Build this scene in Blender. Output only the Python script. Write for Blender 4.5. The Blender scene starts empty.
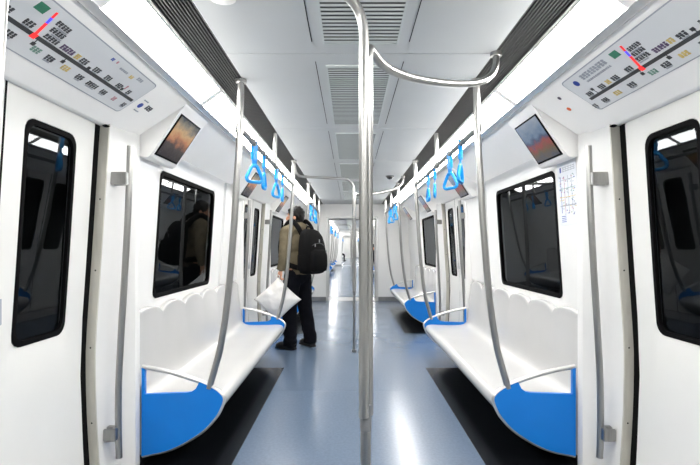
import bpy, bmesh, math, random
from mathutils import Vector, Matrix, noise
random.seed(7)
PI = math.pi
sc = bpy.context.scene
C = sc.collection

# ------------------------------------------------------------------ camera, world, exposure
cam_d = bpy.data.cameras.new('camera')
cam_d.sensor_width = 36.0
cam_d.lens = 490.0 / 700.0 * 36.0
cam_d.shift_y = 13.5 / 700.0
cam_d.clip_start = 0.02
cam = bpy.data.objects.new('camera', cam_d)
C.objects.link(cam)
cam.location = (-0.048, 0.0, 1.22)
cam.rotation_euler = (PI / 2, 0, 0)
sc.camera = cam
w = bpy.data.worlds.new('tunnel_dark')
sc.world = w
w.use_nodes = True
w.node_tree.nodes['Background'].inputs[0].default_value = (0.5, 0.55, 0.6, 1)
w.node_tree.nodes['Background'].inputs[1].default_value = 0.02
sc.view_settings.view_transform = 'Standard'
sc.view_settings.look = 'None'
sc.view_settings.gamma = 1.0
sc.view_settings.use_curve_mapping = False
sc.view_settings.exposure = 0.0
LIGHT = 31.0            # strength of the ceiling light diffusers

# ------------------------------------------------------------------ materials
def lin(r, g, b):
    f = lambda c: c / 12.92 if c <= 0.04045 else ((c + 0.055) / 1.055) ** 2.4
    return (f(r / 255), f(g / 255), f(b / 255), 1)

def mat(name, col, rough=0.5, metal=0.0, spec=0.5, var=0.0, scale=8.0, bump=0.0, bscale=200.0, emit=None, estr=0.0, coat=0.0, stretch=None):
    m = bpy.data.materials.new(name)
    m.use_nodes = True
    nt = m.node_tree
    b = nt.nodes['Principled BSDF']
    b.inputs['Base Color'].default_value = col
    b.inputs['Roughness'].default_value = rough
    b.inputs['Metallic'].default_value = metal
    b.inputs['Specular IOR Level'].default_value = spec
    b.inputs['Coat Weight'].default_value = coat
    tc = nt.nodes.new('ShaderNodeTexCoord')
    vec = tc.outputs['Object']
    if stretch:
        mp = nt.nodes.new('ShaderNodeMapping')
        mp.inputs['Scale'].default_value = stretch
        nt.links.new(vec, mp.inputs[0])
        vec = mp.outputs[0]
    if var > 0:
        n = nt.nodes.new('ShaderNodeTexNoise')
        n.inputs['Scale'].default_value = scale
        n.inputs['Detail'].default_value = 6
        nt.links.new(vec, n.inputs['Vector'])
        r = nt.nodes.new('ShaderNodeMapRange')
        r.inputs[1].default_value = 0.3
        r.inputs[2].default_value = 0.7
        r.inputs[3].default_value = 1 - var
        r.inputs[4].default_value = 1 + var
        nt.links.new(n.outputs[0], r.inputs[0])
        mx = nt.nodes.new('ShaderNodeMix')
        mx.data_type = 'RGBA'
        mx.blend_type = 'MULTIPLY'
        mx.inputs[0].default_value = 1
        mx.inputs[6].default_value = col
        nt.links.new(r.outputs[0], mx.inputs[7])
        nt.links.new(mx.outputs[2], b.inputs['Base Color'])
    if bump > 0:
        n2 = nt.nodes.new('ShaderNodeTexNoise')
        n2.inputs['Scale'].default_value = bscale
        nt.links.new(vec, n2.inputs['Vector'])
        bp = nt.nodes.new('ShaderNodeBump')
        bp.inputs['Strength'].default_value = bump
        bp.inputs['Distance'].default_value = 0.01
        nt.links.new(n2.outputs[0], bp.inputs['Height'])
        nt.links.new(bp.outputs[0], b.inputs['Normal'])
    if emit:
        b.inputs['Emission Color'].default_value = emit
        b.inputs['Emission Strength'].default_value = estr
    return m

M = {}
M['wall'] = mat('white_wall_panel', (0.77, 0.77, 0.76, 1), 0.32, spec=0.4, var=0.015, scale=2)
M['door'] = mat('white_door_paint', (0.72, 0.72, 0.70, 1), 0.38, spec=0.35, var=0.02, scale=3)
M['cove'] = mat('white_cove_plastic', (0.93, 0.92, 0.90, 1), 0.4, spec=0.4, var=0.015, scale=3)
M['ceil'] = mat('pale_grey_ceiling_paint', (0.54, 0.56, 0.565, 1), 0.45, spec=0.4, var=0.02, scale=3)
M['slat'] = mat('grey_vent_metal', (0.56, 0.60, 0.60, 1), 0.5, var=0.03, scale=10)
M['ventback'] = mat('vent_shadow_gap', (0.10, 0.115, 0.115, 1), 0.8, var=0.05, scale=5)
M['dark'] = mat('black_rubber', (0.004, 0.004, 0.0045, 1), 0.6, spec=0.04, var=0.1, scale=20)
M['grille'] = mat('black_grille_backing', (0.010, 0.011, 0.012, 1), 0.7, var=0.1, scale=20)
M['rib'] = mat('dark_grey_grille_rib', (0.04, 0.042, 0.042, 1), 0.5, var=0.05, scale=20)
M['steel'] = mat('brushed_stainless_steel', (0.36, 0.36, 0.35, 1), 0.30, metal=1.0, var=0.06, scale=30, stretch=(8, 8, 0.6))
M['railsteel'] = mat('dull_grey_rail', (0.20, 0.205, 0.21, 1), 0.55, metal=0.2, spec=0.15, var=0.06, scale=20)
M['alu'] = mat('satin_aluminium', (0.62, 0.62, 0.61, 1), 0.4, metal=0.85, var=0.05, scale=20)
M['jamb'] = mat('worn_jamb_aluminium', (0.58, 0.565, 0.50, 1), 0.45, metal=0.3, var=0.10, scale=6, stretch=(4, 4, 0.8))
M['seat'] = mat('glossy_white_seat_shell', (0.53, 0.53, 0.525, 1), 0.22, spec=0.45, var=0.02, scale=3, coat=0.1)
M['blue'] = mat('blue_end_panel', lin(0, 118, 208), 0.4, spec=0.4, var=0.04, scale=5)
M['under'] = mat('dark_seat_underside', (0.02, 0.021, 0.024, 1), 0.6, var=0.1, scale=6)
M['strap'] = mat('bright_blue_strap_plastic', lin(5, 145, 222), 0.35, spec=0.5, var=0.05, scale=10)
M['web'] = mat('blue_strap_webbing', lin(5, 130, 212), 0.7, var=0.08, scale=80)
M['light'] = mat('light_diffuser', (0.9, 0.9, 0.9, 1), 0.5, emit=(1.0, 0.975, 0.935, 1), estr=LIGHT, var=0.01)
M['gasket'] = M['dark']
M['plate'] = mat('floor_threshold_plate', (0.45, 0.46, 0.47, 1), 0.4, metal=0.8, var=0.1, scale=15)
M['kick'] = mat('grey_kick_trim', (0.22, 0.225, 0.23, 1), 0.4, metal=0.4, var=0.1, scale=8)
M['map'] = mat('grey_white_map_print', (0.70, 0.715, 0.73, 1), 0.3, var=0.015, scale=3)
M['mapline'] = mat('map_line_black', (0.02, 0.022, 0.024, 1), 0.4, var=0.05)
M['ink'] = mat('map_ink_grey', (0.045, 0.048, 0.055, 1), 0.5, var=0.05)
M['inkpale'] = mat('map_ink_pale', (0.34, 0.37, 0.42, 1), 0.5, var=0.05)
M['green'] = mat('map_green_tag', lin(40, 120, 90), 0.5, var=0.05)
M['greenpale'] = mat('map_pale_green_ink', lin(110, 150, 135), 0.5, var=0.05)
M['purple'] = mat('map_purple_ink', lin(95, 75, 110), 0.5, var=0.05)
M['yellow'] = mat('map_yellow_ink', lin(215, 190, 110), 0.5, var=0.05)
M['pink'] = mat('map_pink_ink', lin(190, 130, 140), 0.5, var=0.05)
M['redled'] = mat('red_lit_route', (0.6, 0.02, 0.02, 1), 0.4, emit=(1.0, 0.02, 0.02, 1), estr=0.9, var=0.02)
M['blueled'] = mat('blue_lit_route', (0.05, 0.05, 0.6, 1), 0.4, emit=(0.08, 0.08, 1.0, 1), estr=0.9, var=0.02)
M['logo'] = mat('logo_blue', lin(35, 65, 160), 0.4, var=0.05)
M['orange'] = mat('orange_sticker', lin(215, 95, 35), 0.4, var=0.05)
M['navy'] = mat('dark_sticker', lin(45, 25, 55), 0.4, var=0.05)
M['paper'] = mat('poster_paper', (0.72, 0.75, 0.80, 1), 0.4, var=0.02)
M['skin'] = mat('skin_tone', lin(205, 150, 120), 0.5, var=0.04, scale=12)
M['hair'] = mat('black_hair', (0.004, 0.0035, 0.003, 1), 0.6, spec=0.2, var=0.2, scale=60, bump=0.5, bscale=150)
M['jacket'] = mat('olive_khaki_jacket_cloth', lin(100, 92, 75), 0.9, spec=0.1, var=0.12, scale=9, bump=0.4, bscale=60)
M['collar'] = mat('black_collar_cloth', (0.004, 0.004, 0.005, 1), 0.9, spec=0.12, var=0.1, bump=0.3)
M['trouser'] = mat('dark_navy_trouser_cloth', (0.004, 0.0045, 0.007, 1), 0.95, spec=0.1, var=0.15, scale=12, bump=0.3, bscale=60)
M['shoe'] = mat('black_shoe_leather', (0.004, 0.004, 0.005, 1), 0.5, spec=0.25, var=0.1)
M['pack'] = mat('black_nylon_backpack', (0.0035, 0.0035, 0.004, 1), 0.85, spec=0.12, var=0.15, scale=20, bump=0.3, bscale=120)
M['zip'] = mat('pale_zip_pull', (0.35, 0.36, 0.38, 1), 0.4, metal=0.5, var=0.05)
M['bag'] = mat('white_cloth_bag', (0.80, 0.79, 0.77, 1), 0.7, spec=0.3, var=0.05, scale=6, bump=0.35, bscale=18)
M['eye'] = mat('eye_white', (0.6, 0.6, 0.6, 1), 0.3, var=0.02)
M['lip'] = mat('lip_tone', lin(160, 95, 85), 0.5, var=0.03)
M['coatblack'] = mat('black_coat_cloth', (0.004, 0.004, 0.005, 1), 0.9, spec=0.12, var=0.1, bump=0.3)
M['coatflower'] = mat('brown_white_patterned_coat', (0.30, 0.26, 0.20, 1), 0.9, var=0.9, scale=9)
M['concrete'] = mat('tunnel_concrete', (0.05, 0.05, 0.05, 1), 0.9, var=0.2, scale=2)
M['dome'] = mat('smoked_dome', (0.01, 0.01, 0.012, 1), 0.1, spec=0.6, var=0.02)
M['bellows'] = mat('pale_grey_gangway_panel', (0.62, 0.62, 0.61, 1), 0.5, var=0.05, scale=4)

def floor_material():
    m = bpy.data.materials.new('blue_grey_speckled_vinyl')
    m.use_nodes = True
    nt = m.node_tree
    b = nt.nodes['Principled BSDF']
    tc = nt.nodes.new('ShaderNodeTexCoord')
    n = nt.nodes.new('ShaderNodeTexNoise')
    n.inputs['Scale'].default_value = 55
    n.inputs['Detail'].default_value = 8
    nt.links.new(tc.outputs['Object'], n.inputs['Vector'])
    n2 = nt.nodes.new('ShaderNodeTexNoise')
    n2.inputs['Scale'].default_value = 2.2
    n2.inputs['Detail'].default_value = 4
    nt.links.new(tc.outputs['Object'], n2.inputs['Vector'])
    r = nt.nodes.new('ShaderNodeValToRGB')
    r.color_ramp.elements[0].position = 0.3
    r.color_ramp.elements[0].color = lin(89, 105, 126)
    r.color_ramp.elements[1].position = 0.7
    r.color_ramp.elements[1].color = lin(98, 115, 137)
    nt.links.new(n.outputs[0], r.inputs[0])
    nt.links.new(r.outputs[0], b.inputs['Base Color'])
    mr = nt.nodes.new('ShaderNodeMapRange')
    mr.inputs[1].default_value = 0.3
    mr.inputs[2].default_value = 0.7
    mr.inputs[3].default_value = 0.20
    mr.inputs[4].default_value = 0.26
    nt.links.new(n2.outputs[0], mr.inputs[0])
    nt.links.new(mr.outputs[0], b.inputs['Roughness'])
    b.inputs['Specular IOR Level'].default_value = 0.85
    return m
M['floor'] = floor_material()
M['vinyl'] = mat('bench_shade_vinyl', (0.005, 0.006, 0.008, 1), 0.20, spec=0.35, var=0.1, scale=40)  # near-black vinyl, its colour also carries the benches' shade and floor reflection

def glass_material():
    m = bpy.data.materials.new('tinted_window_glass')
    m.use_nodes = True
    nt = m.node_tree
    nt.nodes.remove(nt.nodes['Principled BSDF'])
    out = nt.nodes['Material Output']
    t = nt.nodes.new('ShaderNodeBsdfTransparent')
    t.inputs[0].default_value = (0.25, 0.27, 0.28, 1)
    g = nt.nodes.new('ShaderNodeBsdfGlossy')
    g.inputs['Color'].default_value = (0.9, 0.95, 1, 1)
    g.inputs['Roughness'].default_value = 0.015
    lw = nt.nodes.new('ShaderNodeLayerWeight')       # Schlick reflectance of a pane, the same from both sides
    pw = nt.nodes.new('ShaderNodeMath')
    pw.operation = 'POWER'
    pw.inputs[1].default_value = 5.0
    nt.links.new(lw.outputs['Facing'], pw.inputs[0])
    f = nt.nodes.new('ShaderNodeMath')
    f.operation = 'MULTIPLY_ADD'
    f.inputs[1].default_value = 0.45
    f.inputs[2].default_value = 0.03
    nt.links.new(pw.outputs[0], f.inputs[0])
    mx = nt.nodes.new('ShaderNodeMixShader')
    nt.links.new(f.outputs[0], mx.inputs[0])
    nt.links.new(t.outputs[0], mx.inputs[1])
    nt.links.new(g.outputs[0], mx.inputs[2])
    nt.links.new(mx.outputs[0], out.inputs[0])
    return m
M['glass'] = glass_material()

def screen_material(name, stops, seed):
    m = bpy.data.materials.new(name)
    m.use_nodes = True
    nt = m.node_tree
    b = nt.nodes['Principled BSDF']
    tc = nt.nodes.new('ShaderNodeTexCoord')
    sep = nt.nodes.new('ShaderNodeSeparateXYZ')
    nt.links.new(tc.outputs['Generated'], sep.inputs[0])
    n = nt.nodes.new('ShaderNodeTexNoise')
    n.inputs['Scale'].default_value = 3.5
    n.inputs['Detail'].default_value = 5
    mp = nt.nodes.new('ShaderNodeMapping')
    mp.inputs['Location'].default_value = (seed, seed * 2, 0)
    nt.links.new(tc.outputs['Generated'], mp.inputs[0])
    nt.links.new(mp.outputs[0], n.inputs['Vector'])
    a = nt.nodes.new('ShaderNodeMath')
    a.operation = 'MULTIPLY_ADD'
    a.inputs[1].default_value = 0.55
    nt.links.new(n.outputs[0], a.inputs[0])
    nt.links.new(sep.outputs[2], a.inputs[2])
    s = nt.nodes.new('ShaderNodeMath')
    s.operation = 'SUBTRACT'
    s.inputs[1].default_value = 0.28
    nt.links.new(a.outputs[0], s.inputs[0])
    r = nt.nodes.new('ShaderNodeValToRGB')
    while len(r.color_ramp.elements) < len(stops):
        r.color_ramp.elements.new(0.5)
    for e, (p, c) in zip(r.color_ramp.elements, stops):
        e.position = p
        e.color = c
    nt.links.new(s.outputs[0], r.inputs[0])
    b.inputs['Base Color'].default_value = (0.01, 0.01, 0.01, 1)
    b.inputs['Roughness'].default_value = 0.25
    nt.links.new(r.outputs[0], b.inputs['Emission Color'])
    b.inputs['Emission Strength'].default_value = 0.8
    return m
M['screen_sunset'] = screen_material('screen_sunset', [(0.0, lin(45, 40, 42)), (0.3, lin(70, 60, 58)), (0.5, lin(190, 125, 85)), (0.68, lin(205, 165, 110)), (0.85, lin(130, 120, 95)), (1.0, lin(60, 60, 58))], 1.3)
M['screen_sky'] = screen_material('screen_sky', [(0.0, lin(90, 92, 100)), (0.2, lin(110, 95, 75)), (0.36, lin(150, 75, 70)), (0.5, lin(70, 85, 115)), (0.62, lin(105, 125, 150)), (1.0, lin(150, 158, 168))], 4.1)

# ------------------------------------------------------------------ mesh helpers
class MB:
    def __init__(self):
        self.v = []
        self.f = []
    def add(self, vs, fs):
        o = len(self.v)
        self.v += [tuple(p) for p in vs]
        self.f += [tuple(i + o for i in f) for f in fs]
        return self
    def box(self, x0, x1, y0, y1, z0, z1, b=0.0):
        bm = bmesh.new()
        bmesh.ops.create_cube(bm, size=1)
        for v in bm.verts:
            v.co = Vector(((x0 + x1) / 2 + v.co.x * (x1 - x0), (y0 + y1) / 2 + v.co.y * (y1 - y0), (z0 + z1) / 2 + v.co.z * (z1 - z0)))
        if b > 0:
            bmesh.ops.bevel(bm, geom=list(bm.edges), offset=b, segments=2, affect='EDGES', clamp_overlap=True)
        bm.verts.index_update()
        self.add([v.co[:] for v in bm.verts], [[v.index for v in f.verts] for f in bm.faces])
        bm.free()
        return self
    def tube(self, pts, r, n=12, cap=True, flat=None):
        pts = [Vector(p) for p in pts]
        rs = r if isinstance(r, (list, tuple)) else [r] * len(pts)
        vs, fs = [], []
        T = []
        for i in range(len(pts)):
            a = pts[max(i - 1, 0)]
            b = pts[min(i + 1, len(pts) - 1)]
            T.append((b - a).normalized())
        up = Vector((0, 0, 1)) if abs(T[0].z) < 0.9 else Vector((0, 1, 0))
        nrm = (up - T[0] * up.dot(T[0])).normalized()
        for i, p in enumerate(pts):
            nrm = (nrm - T[i] * nrm.dot(T[i])).normalized()
            bn = T[i].cross(nrm)
            for k in range(n):
                a = 2 * PI * k / n
                vs.append(p + nrm * (math.cos(a) * rs[i]) + bn * (math.sin(a) * rs[i] * (flat or 1)))
        for i in range(len(pts) - 1):
            for k in range(n):
                fs.append((i * n + k, i * n + (k + 1) % n, (i + 1) * n + (k + 1) % n, (i + 1) * n + k))
        if cap:
            fs.append(tuple(reversed(range(n))))
            fs.append(tuple(range((len(pts) - 1) * n, len(pts) * n)))
        return self.add(vs, fs)
    def prism_y(self, poly, y0, y1, ny=1):
        """poly of (x, z) extruded along y, closed"""
        n = len(poly)
        vs, fs = [], []
        for j in range(ny + 1):
            y = y0 + (y1 - y0) * j / ny
            vs += [(x, y, z) for x, z in poly]
        for j in range(ny):
            for i in range(n):
                fs.append((j * n + i, j * n + (i + 1) % n, (j + 1) * n + (i + 1) % n, (j + 1) * n + i))
        fs.append(tuple(range(n)))
        fs.append(tuple(reversed(range(ny * n, (ny + 1) * n))))
        return self.add(vs, fs)
    def prism_z(self, poly, z0, z1):
        n = len(poly)
        vs = [(x, y, z0) for x, y in poly] + [(x, y, z1) for x, y in poly]
        fs = [(i, (i + 1) % n, n + (i + 1) % n, n + i) for i in range(n)]
        fs += [tuple(reversed(range(n))), tuple(range(n, 2 * n))]
        return self.add(vs, fs)
    def loft(self, loops, closed=True, caps=False):
        n = len(loops[0])
        vs = [p for l in loops for p in l]
        fs = []
        for j in range(len(loops) - 1):
            for i in range(n if closed else n - 1):
                fs.append((j * n + i, j * n + (i + 1) % n, (j + 1) * n + (i + 1) % n, (j + 1) * n + i))
        if caps:
            fs.append(tuple(reversed(range(n))))
            fs.append(tuple(range((len(loops) - 1) * n, len(loops) * n)))
        return self.add(vs, fs)
    def ball(self, c, r, s=(1, 1, 1), seg=12, rot=None):
        bm = bmesh.new()
        bmesh.ops.create_uvsphere(bm, u_segments=seg, v_segments=max(6, seg * 2 // 3), radius=r)
        for v in bm.verts:
            p = Vector((v.co.x * s[0], v.co.y * s[1], v.co.z * s[2]))
            if rot is not None:
                p = rot @ p
            v.co = p + Vector(c)
        bm.verts.index_update()
        self.add([v.co[:] for v in bm.verts], [[v.index for v in f.verts] for f in bm.faces])
        bm.free()
        return self
    def mirror(self):
        self.v = [(-x, y, z) for x, y, z in self.v]
        return self
    def mesh(self, name, m, angle=40, recalc=True):
        me = bpy.data.meshes.new(name)
        me.from_pydata(self.v, [], self.f)
        if recalc:
            bm = bmesh.new()
            bm.from_mesh(me)
            bmesh.ops.recalc_face_normals(bm, faces=bm.faces)
            bm.to_mesh(me)
            bm.free()
        me.materials.append(m)
        if angle:
            me.polygons.foreach_set('use_smooth', [True] * len(me.polygons))
            me.set_sharp_from_angle(angle=math.radians(angle))
        me.update()
        return me
    def build(self, name, m, parent=None, angle=40, recalc=True):
        o = bpy.data.objects.new(name, self.mesh(name, m, angle, recalc))
        C.objects.link(o)
        if parent is not None:
            o.parent = parent
        return o

def empty(name, loc=(0, 0, 0), rz=0.0):
    o = bpy.data.objects.new(name, None)
    o.empty_display_size = 0.1
    C.objects.link(o)
    o.location = loc
    o.rotation_euler = (0, 0, rz)
    return o

def tag(o, label=None, cat=None, group=None, kind=None):
    if label: o['label'] = label
    if cat: o['category'] = cat
    if group: o['group'] = group
    if kind: o['kind'] = kind
    return o

def kids(o):
    return [c for c in C.objects if c.parent == o]

def copy_tree(o, parent=None, children=None):
    if children is None:
        children = {}
        for c in C.objects:
            if c.parent:
                children.setdefault(c.parent.name, []).append(c)
    c = o.copy()
    C.objects.link(c)
    if parent is not None:
        c.parent = parent
    for ch in children.get(o.name, []):
        copy_tree(ch, c, children)
    return c

def inst(name, mesh, parent, loc=(0, 0, 0)):
    o = bpy.data.objects.new(name, mesh)
    C.objects.link(o)
    o.parent = parent
    o.location = loc
    return o

def crom(pts, n=6):
    """Catmull-Rom through pts"""
    P = [Vector(p) for p in pts]
    P = [P[0] * 2 - P[1]] + P + [P[-1] * 2 - P[-2]]
    out = []
    for i in range(1, len(P) - 2):
        for k in range(n):
            t = k / n
            a, b, c, d = P[i - 1], P[i], P[i + 1], P[i + 2]
            out.append(0.5 * ((2 * b) + (c - a) * t + (2 * a - 5 * b + 4 * c - d) * t * t + (3 * b - 3 * c + d - a) * t ** 3))
    out.append(P[-2])
    return out

def fillet(pts, r, n=6):
    P = [Vector(p) for p in pts]
    out = [P[0]]
    for i in range(1, len(P) - 1):
        a = (P[i - 1] - P[i])
        b = (P[i + 1] - P[i])
        ang = a.angle(b)
        d = min(r / math.tan(ang / 2), a.length * 0.49, b.length * 0.49)
        p0 = P[i] + a.normalized() * d
        p1 = P[i] + b.normalized() * d
        for k in range(n + 1):
            t = k / n
            out.append(p0 * (1 - t) ** 2 + P[i] * 2 * t * (1 - t) + p1 * t * t)
    out.append(P[-1])
    return out

# ------------------------------------------------------------------ car cross-section (X from the car's axis, right side)
PROF = [(0.0, 1.275), (0.15, 1.284), (0.4, 1.30), (0.7, 1.306), (1.1, 1.278), (1.5, 1.252), (1.83, 1.232), (2.2, 1.20)]
def P(z):
    for (za, xa), (zb, xb) in zip(PROF, PROF[1:]):
        if z <= zb:
            t = (z - za) / (zb - za)
            t = max(0, t)
            return xa + (xb - xa) * t
    return PROF[-1][1]
def Ps(z):  # smoothed
    return (P(z - 0.12 if z > 0.12 else 0) + 2 * P(z) + P(z + 0.12)) / 4
ZS = [0.0, 0.1, 0.2, 0.3, 0.4, 0.5, 0.6, 0.7, 0.8, 0.9, 1.0, 1.1, 1.2, 1.3, 1.4, 1.5, 1.6, 1.7, 1.83]
T = (0.928, 2.02)
B = (1.232, 1.82)
def cove_pt(t, out=0.0):
    """point on the slanted cove, out = towards the cabin"""
    nx, nz = -0.5496, -0.8354
    return (T[0] + (B[0] - T[0]) * t + nx * out, T[1] + (B[1] - T[1]) * t + nz * out)

HN, HF = 0.89, 0.965   # door centre to the bench before it / after it
BENCH = 2.595
PITCH = HN + HF + BENCH

def plate_with_hole(y0, y1, z0, z1, hy0, hy1, hz0, hz1, r, off, thick, mside=6):
    """curved wall plate with a rounded hole, right side; returns MB"""
    cy, cz = (hy0 + hy1) / 2, (hz0 + hz1) / 2
    inner = []
    k = 5
    cs = [((hy1 - r, hz1 - r), 0), ((hy0 + r, hz1 - r), PI / 2), ((hy0 + r, hz0 + r), PI), ((hy1 - r, hz0 + r), 1.5 * PI)]
    corners = [(y1, z1), (y0, z1), (y0, z0), (y1, z0)]
    for ci, ((ay, az), a0) in enumerate(cs):
        arc = [(ay + r * math.cos(a0 + PI / 2 * j / k), az + r * math.sin(a0 + PI / 2 * j / k)) for j in range(k + 1)]
        if inner:
            p, q = inner[-1], arc[0]
            for j in range(1, mside):
                t = j / mside
                inner.append((p[0] + (q[0] - p[0]) * t, p[1] + (q[1] - p[1]) * t))
        inner += arc
    p, q = inner[-1], inner[0]
    for j in range(1, mside):
        t = j / mside
        inner.append((p[0] + (q[0] - p[0]) * t, p[1] + (q[1] - p[1]) * t))
    outer = []
    for (y, z) in inner:
        # map each inner point to the rectangle: sides keep their relative position
        if hz0 + r <= z <= hz1 - r:
            yy = y1 if y > cy else y0
            zz = cz + (z - cz) * 1.0
        elif hy0 + r <= y <= hy1 - r:
            zz = z1 if z > cz else z0
            yy = y
        else:
            ky, kz = (hy1 - r if y > cy else hy0 + r), (hz1 - r if z > cz else hz0 + r)
            a = math.atan2(abs(z - kz), abs(y - ky))
            Y1, Z1 = (y1 if y > cy else y0), (z1 if z > cz else z0)
            if a <= PI / 4:
                yy = Y1
                zz = kz + (Z1 - kz) * math.tan(a)
            else:
                zz = Z1
                yy = ky + (Y1 - ky) * math.tan(PI / 2 - a)
        outer.append((yy, zz))
    for c in corners:
        i = min(range(len(outer)), key=lambda i: (outer[i][0] - c[0]) ** 2 + (outer[i][1] - c[1]) ** 2)
        outer[i] = c
    loops = []
    loops.append([(Ps(z) + off + thick, y, z) for y, z in inner])
    loops.append([(Ps(z) + off + 0.004, y, z) for y, z in inner])
    for s in (0.02, 0.25, 0.5, 0.75, 1.0):
        l = []
        for (a, b) in zip(inner, outer):
            y = a[0] + (b[0] - a[0]) * s
            z = a[1] + (b[1] - a[1]) * s
            l.append((Ps(z) + off, y, z))
        loops.append(l)
    loops.append([(Ps(z) + off + thick, y, z) for y, z in outer])
    return MB().loft(loops), inner

def glass_pane(inner, off, thick=0.006, shrink=0.0):
    cy = sum(p[0] for p in inner) / len(inner)
    cz = sum(p[1] for p in inner) / len(inner)
    pts = [(cy + (y - cy) * (1 - shrink), cz + (z - cz) * (1 - shrink)) for y, z in inner]
    mb = MB()
    # horizontal strips via rings to follow the curved wall
    loops = []
    for s in (1.0, 0.7, 0.4, 0.1):
        loops.append([(Ps(cz + (z - cz) * s) + off, cy + (y - cy) * s, cz + (z - cz) * s) for y, z in pts])
    mb.loft(loops)
    n = len(pts)
    mb.f.append(tuple(range(3 * n, 4 * n)))
    return mb

def ring_frame(inner, off, w, depth):
    """a rubber frame ring of width w inside the hole"""
    cy = sum(p[0] for p in inner) / len(inner)
    cz = sum(p[1] for p in inner) / len(inner)
    hy = max(p[0] for p in inner) - cy
    hz = max(p[1] for p in inner) - cz
    inn = [(cy + (y - cy) * (1 - w / hy), cz + (z - cz) * (1 - w / hz)) for y, z in inner]
    X = lambda z, d: Ps(z) + off + d
    loops = [[(X(z, 0.0), y, z) for y, z in inner],
             [(X(z, -0.003), cy + (y - cy) * (1 - 0.3 * w / hy), cz + (z - cz) * (1 - 0.3 * w / hz)) for y, z in inner],
             [(X(z, -0.001), y, z) for y, z in inn],
             [(X(z, depth), y, z) for y, z in inn]]
    return MB().loft(loops), inn

def sided(mb, s):
    return mb if s > 0 else mb.mirror()

SIDE = {1: 'right', -1: 'left'}
counters = {'window': 0, 'door': 0, 'trim': 0}
def nextname(k):
    counters[k] += 1
    return f'{k}_{counters[k]}'

# ------------------------------------------------------------------ setting builders
def build_door(c, s, near):
    nm = nextname('door')
    root = tag(empty(nm, (0, 0, 0)), 'white twin-leaf sliding door with dark windows on the %s wall' % SIDE[s], kind='structure')
    off = 0.038
    for d in (-1, 1):
        ya, yb = (c + 0.006, c + 0.605) if d > 0 else (c - 0.605, c - 0.006)
        gy0, gy1 = (c + 0.112, c + 0.462) if d > 0 else (c - 0.462, c - 0.112)
        mb, inner = plate_with_hole(ya, yb, 0.015, 1.85, gy0, gy1, 0.825, 1.715, 0.055, off, 0.03)
        leaf = sided(mb, s).build('door_leaf', M['door'], root)
        fr, inn = ring_frame(inner, off, 0.022, 0.014)
        sided(fr, s).build('window_gasket', M['dark'], leaf)
        sided(glass_pane(inn, off + 0.012), s).build('pane', M['glass'], leaf)
        if near:
            y = c + d * 0.04
            h = MB()
            h.box(Ps(0.98) + off - 0.004, Ps(0.98) + off + 0.004, y - 0.008, y + 0.008, 0.93, 1.03, 0.003)
            sided(h, s).build('pull_recess', M['inkpale'], leaf)
    # dark rubber seam and side gaps
    for yy, wd in ((c, 0.0059), (c - 0.633, 0.0275), (c + 0.633, 0.0275)):
        mb = MB()
        mb.loft([[(Ps(z) + off + (0.0 if yy == c else 0.004), yy - wd, z), (Ps(z) + off + (0.0 if yy == c else 0.004), yy + wd, z), (Ps(z) + off + 0.04, yy + wd, z), (Ps(z) + off + 0.04, yy - wd, z)] for z in ZS], caps=True)
        sided(mb, s).build('rubber_seal', M['dark'], root)
    t = MB().box(1.06, 1.335, c - 0.66, c + 0.66, 0.0, 0.006, 0.002)
    for i in range(5):
        t.box(1.08 + i * 0.035, 1.095 + i * 0.035, c - 0.64, c + 0.64, 0.005, 0.009)
    sided(t, s).build('threshold_plate', M['plate'], root)
    return root

def build_column(ye, d, s, parent):
    """column between door jamb (at ye) and the bench, d = direction from door to bench"""
    mb = MB()
    secs = []
    L = (HF if d > 0 else HN) - 0.665
    stops = [(0.0, 'j'), (0.004, 'p'), (0.33 * L, 'a'), (0.62 * L, 'b'), (0.72 * L, 'c'), (0.80 * L, 'd'), (L - 0.022, 'e'), (L - 0.006, 'f'), (L, 'g'), (L, 'h')]
    loops = []
    for z in ZS:
        z = min(z, 1.84)
        p = Ps(z)
        l = []
        for q, k in stops:
            x = {'j': p + 0.045, 'p': p, 'a': p - 0.004, 'b': p * 0.75 + 1.225 * 0.25 - 0.006, 'c': p * 0.5 + 1.218 * 0.5 - 0.010, 'd': 1.211, 'e': 1.204, 'f': 1.208, 'g': 1.222, 'h': 1.36}[k]
            x = min(x, p + 0.05) if k != 'h' else x
            l.append((x, ye + d * q, z))
        l.append((1.36, ye, z))
        loops.append(l)
    mb.loft(loops, caps=True)
    col = sided(mb, s).build('column_cover', M['wall'], parent, angle=35)
    # aluminium jamb strip on the door side
    jb = MB()
    jb.loft([[(Ps(z) - 0.002, ye - d * 0.004, z), (Ps(z) + 0.055, ye - d * 0.004, z), (Ps(z) + 0.055, ye, z), (Ps(z) - 0.002, ye + d * 0.006, z)] for z in ZS], caps=True)
    j = sided(jb, s).build('jamb_strip', M['jamb'], parent)
    for zz in (0.35, 0.72, 1.1, 1.45):
        b = MB().ball((Ps(zz) + 0.02, ye - d * 0.0045, zz), 0.0042, (1, 0.35, 1), 8)
        sided(b, s).build('screw', M['dark'], j)
    return col

def cove_segment(y0, y1, s, parent, name, bulge, mat_='cove'):
    pts = [(0.90, 2.03), cove_pt(0.0, bulge), cove_pt(0.06, bulge)]
    pts += [cove_pt(0.3, bulge), cove_pt(0.6, bulge), cove_pt(0.93, bulge)]
    b = cove_pt(1.0, bulge)
    pts += [(b[0] + 0.004, b[1] - 0.006), (b[0] + 0.012, b[1] - 0.012), (1.36, b[1] - 0.006), (1.36, 2.06), (0.93, 2.06)]
    mb = MB().prism_y(pts, y0, y1, 2)
    return sided(mb, s).build(name, M[mat_], parent, angle=50)

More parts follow.
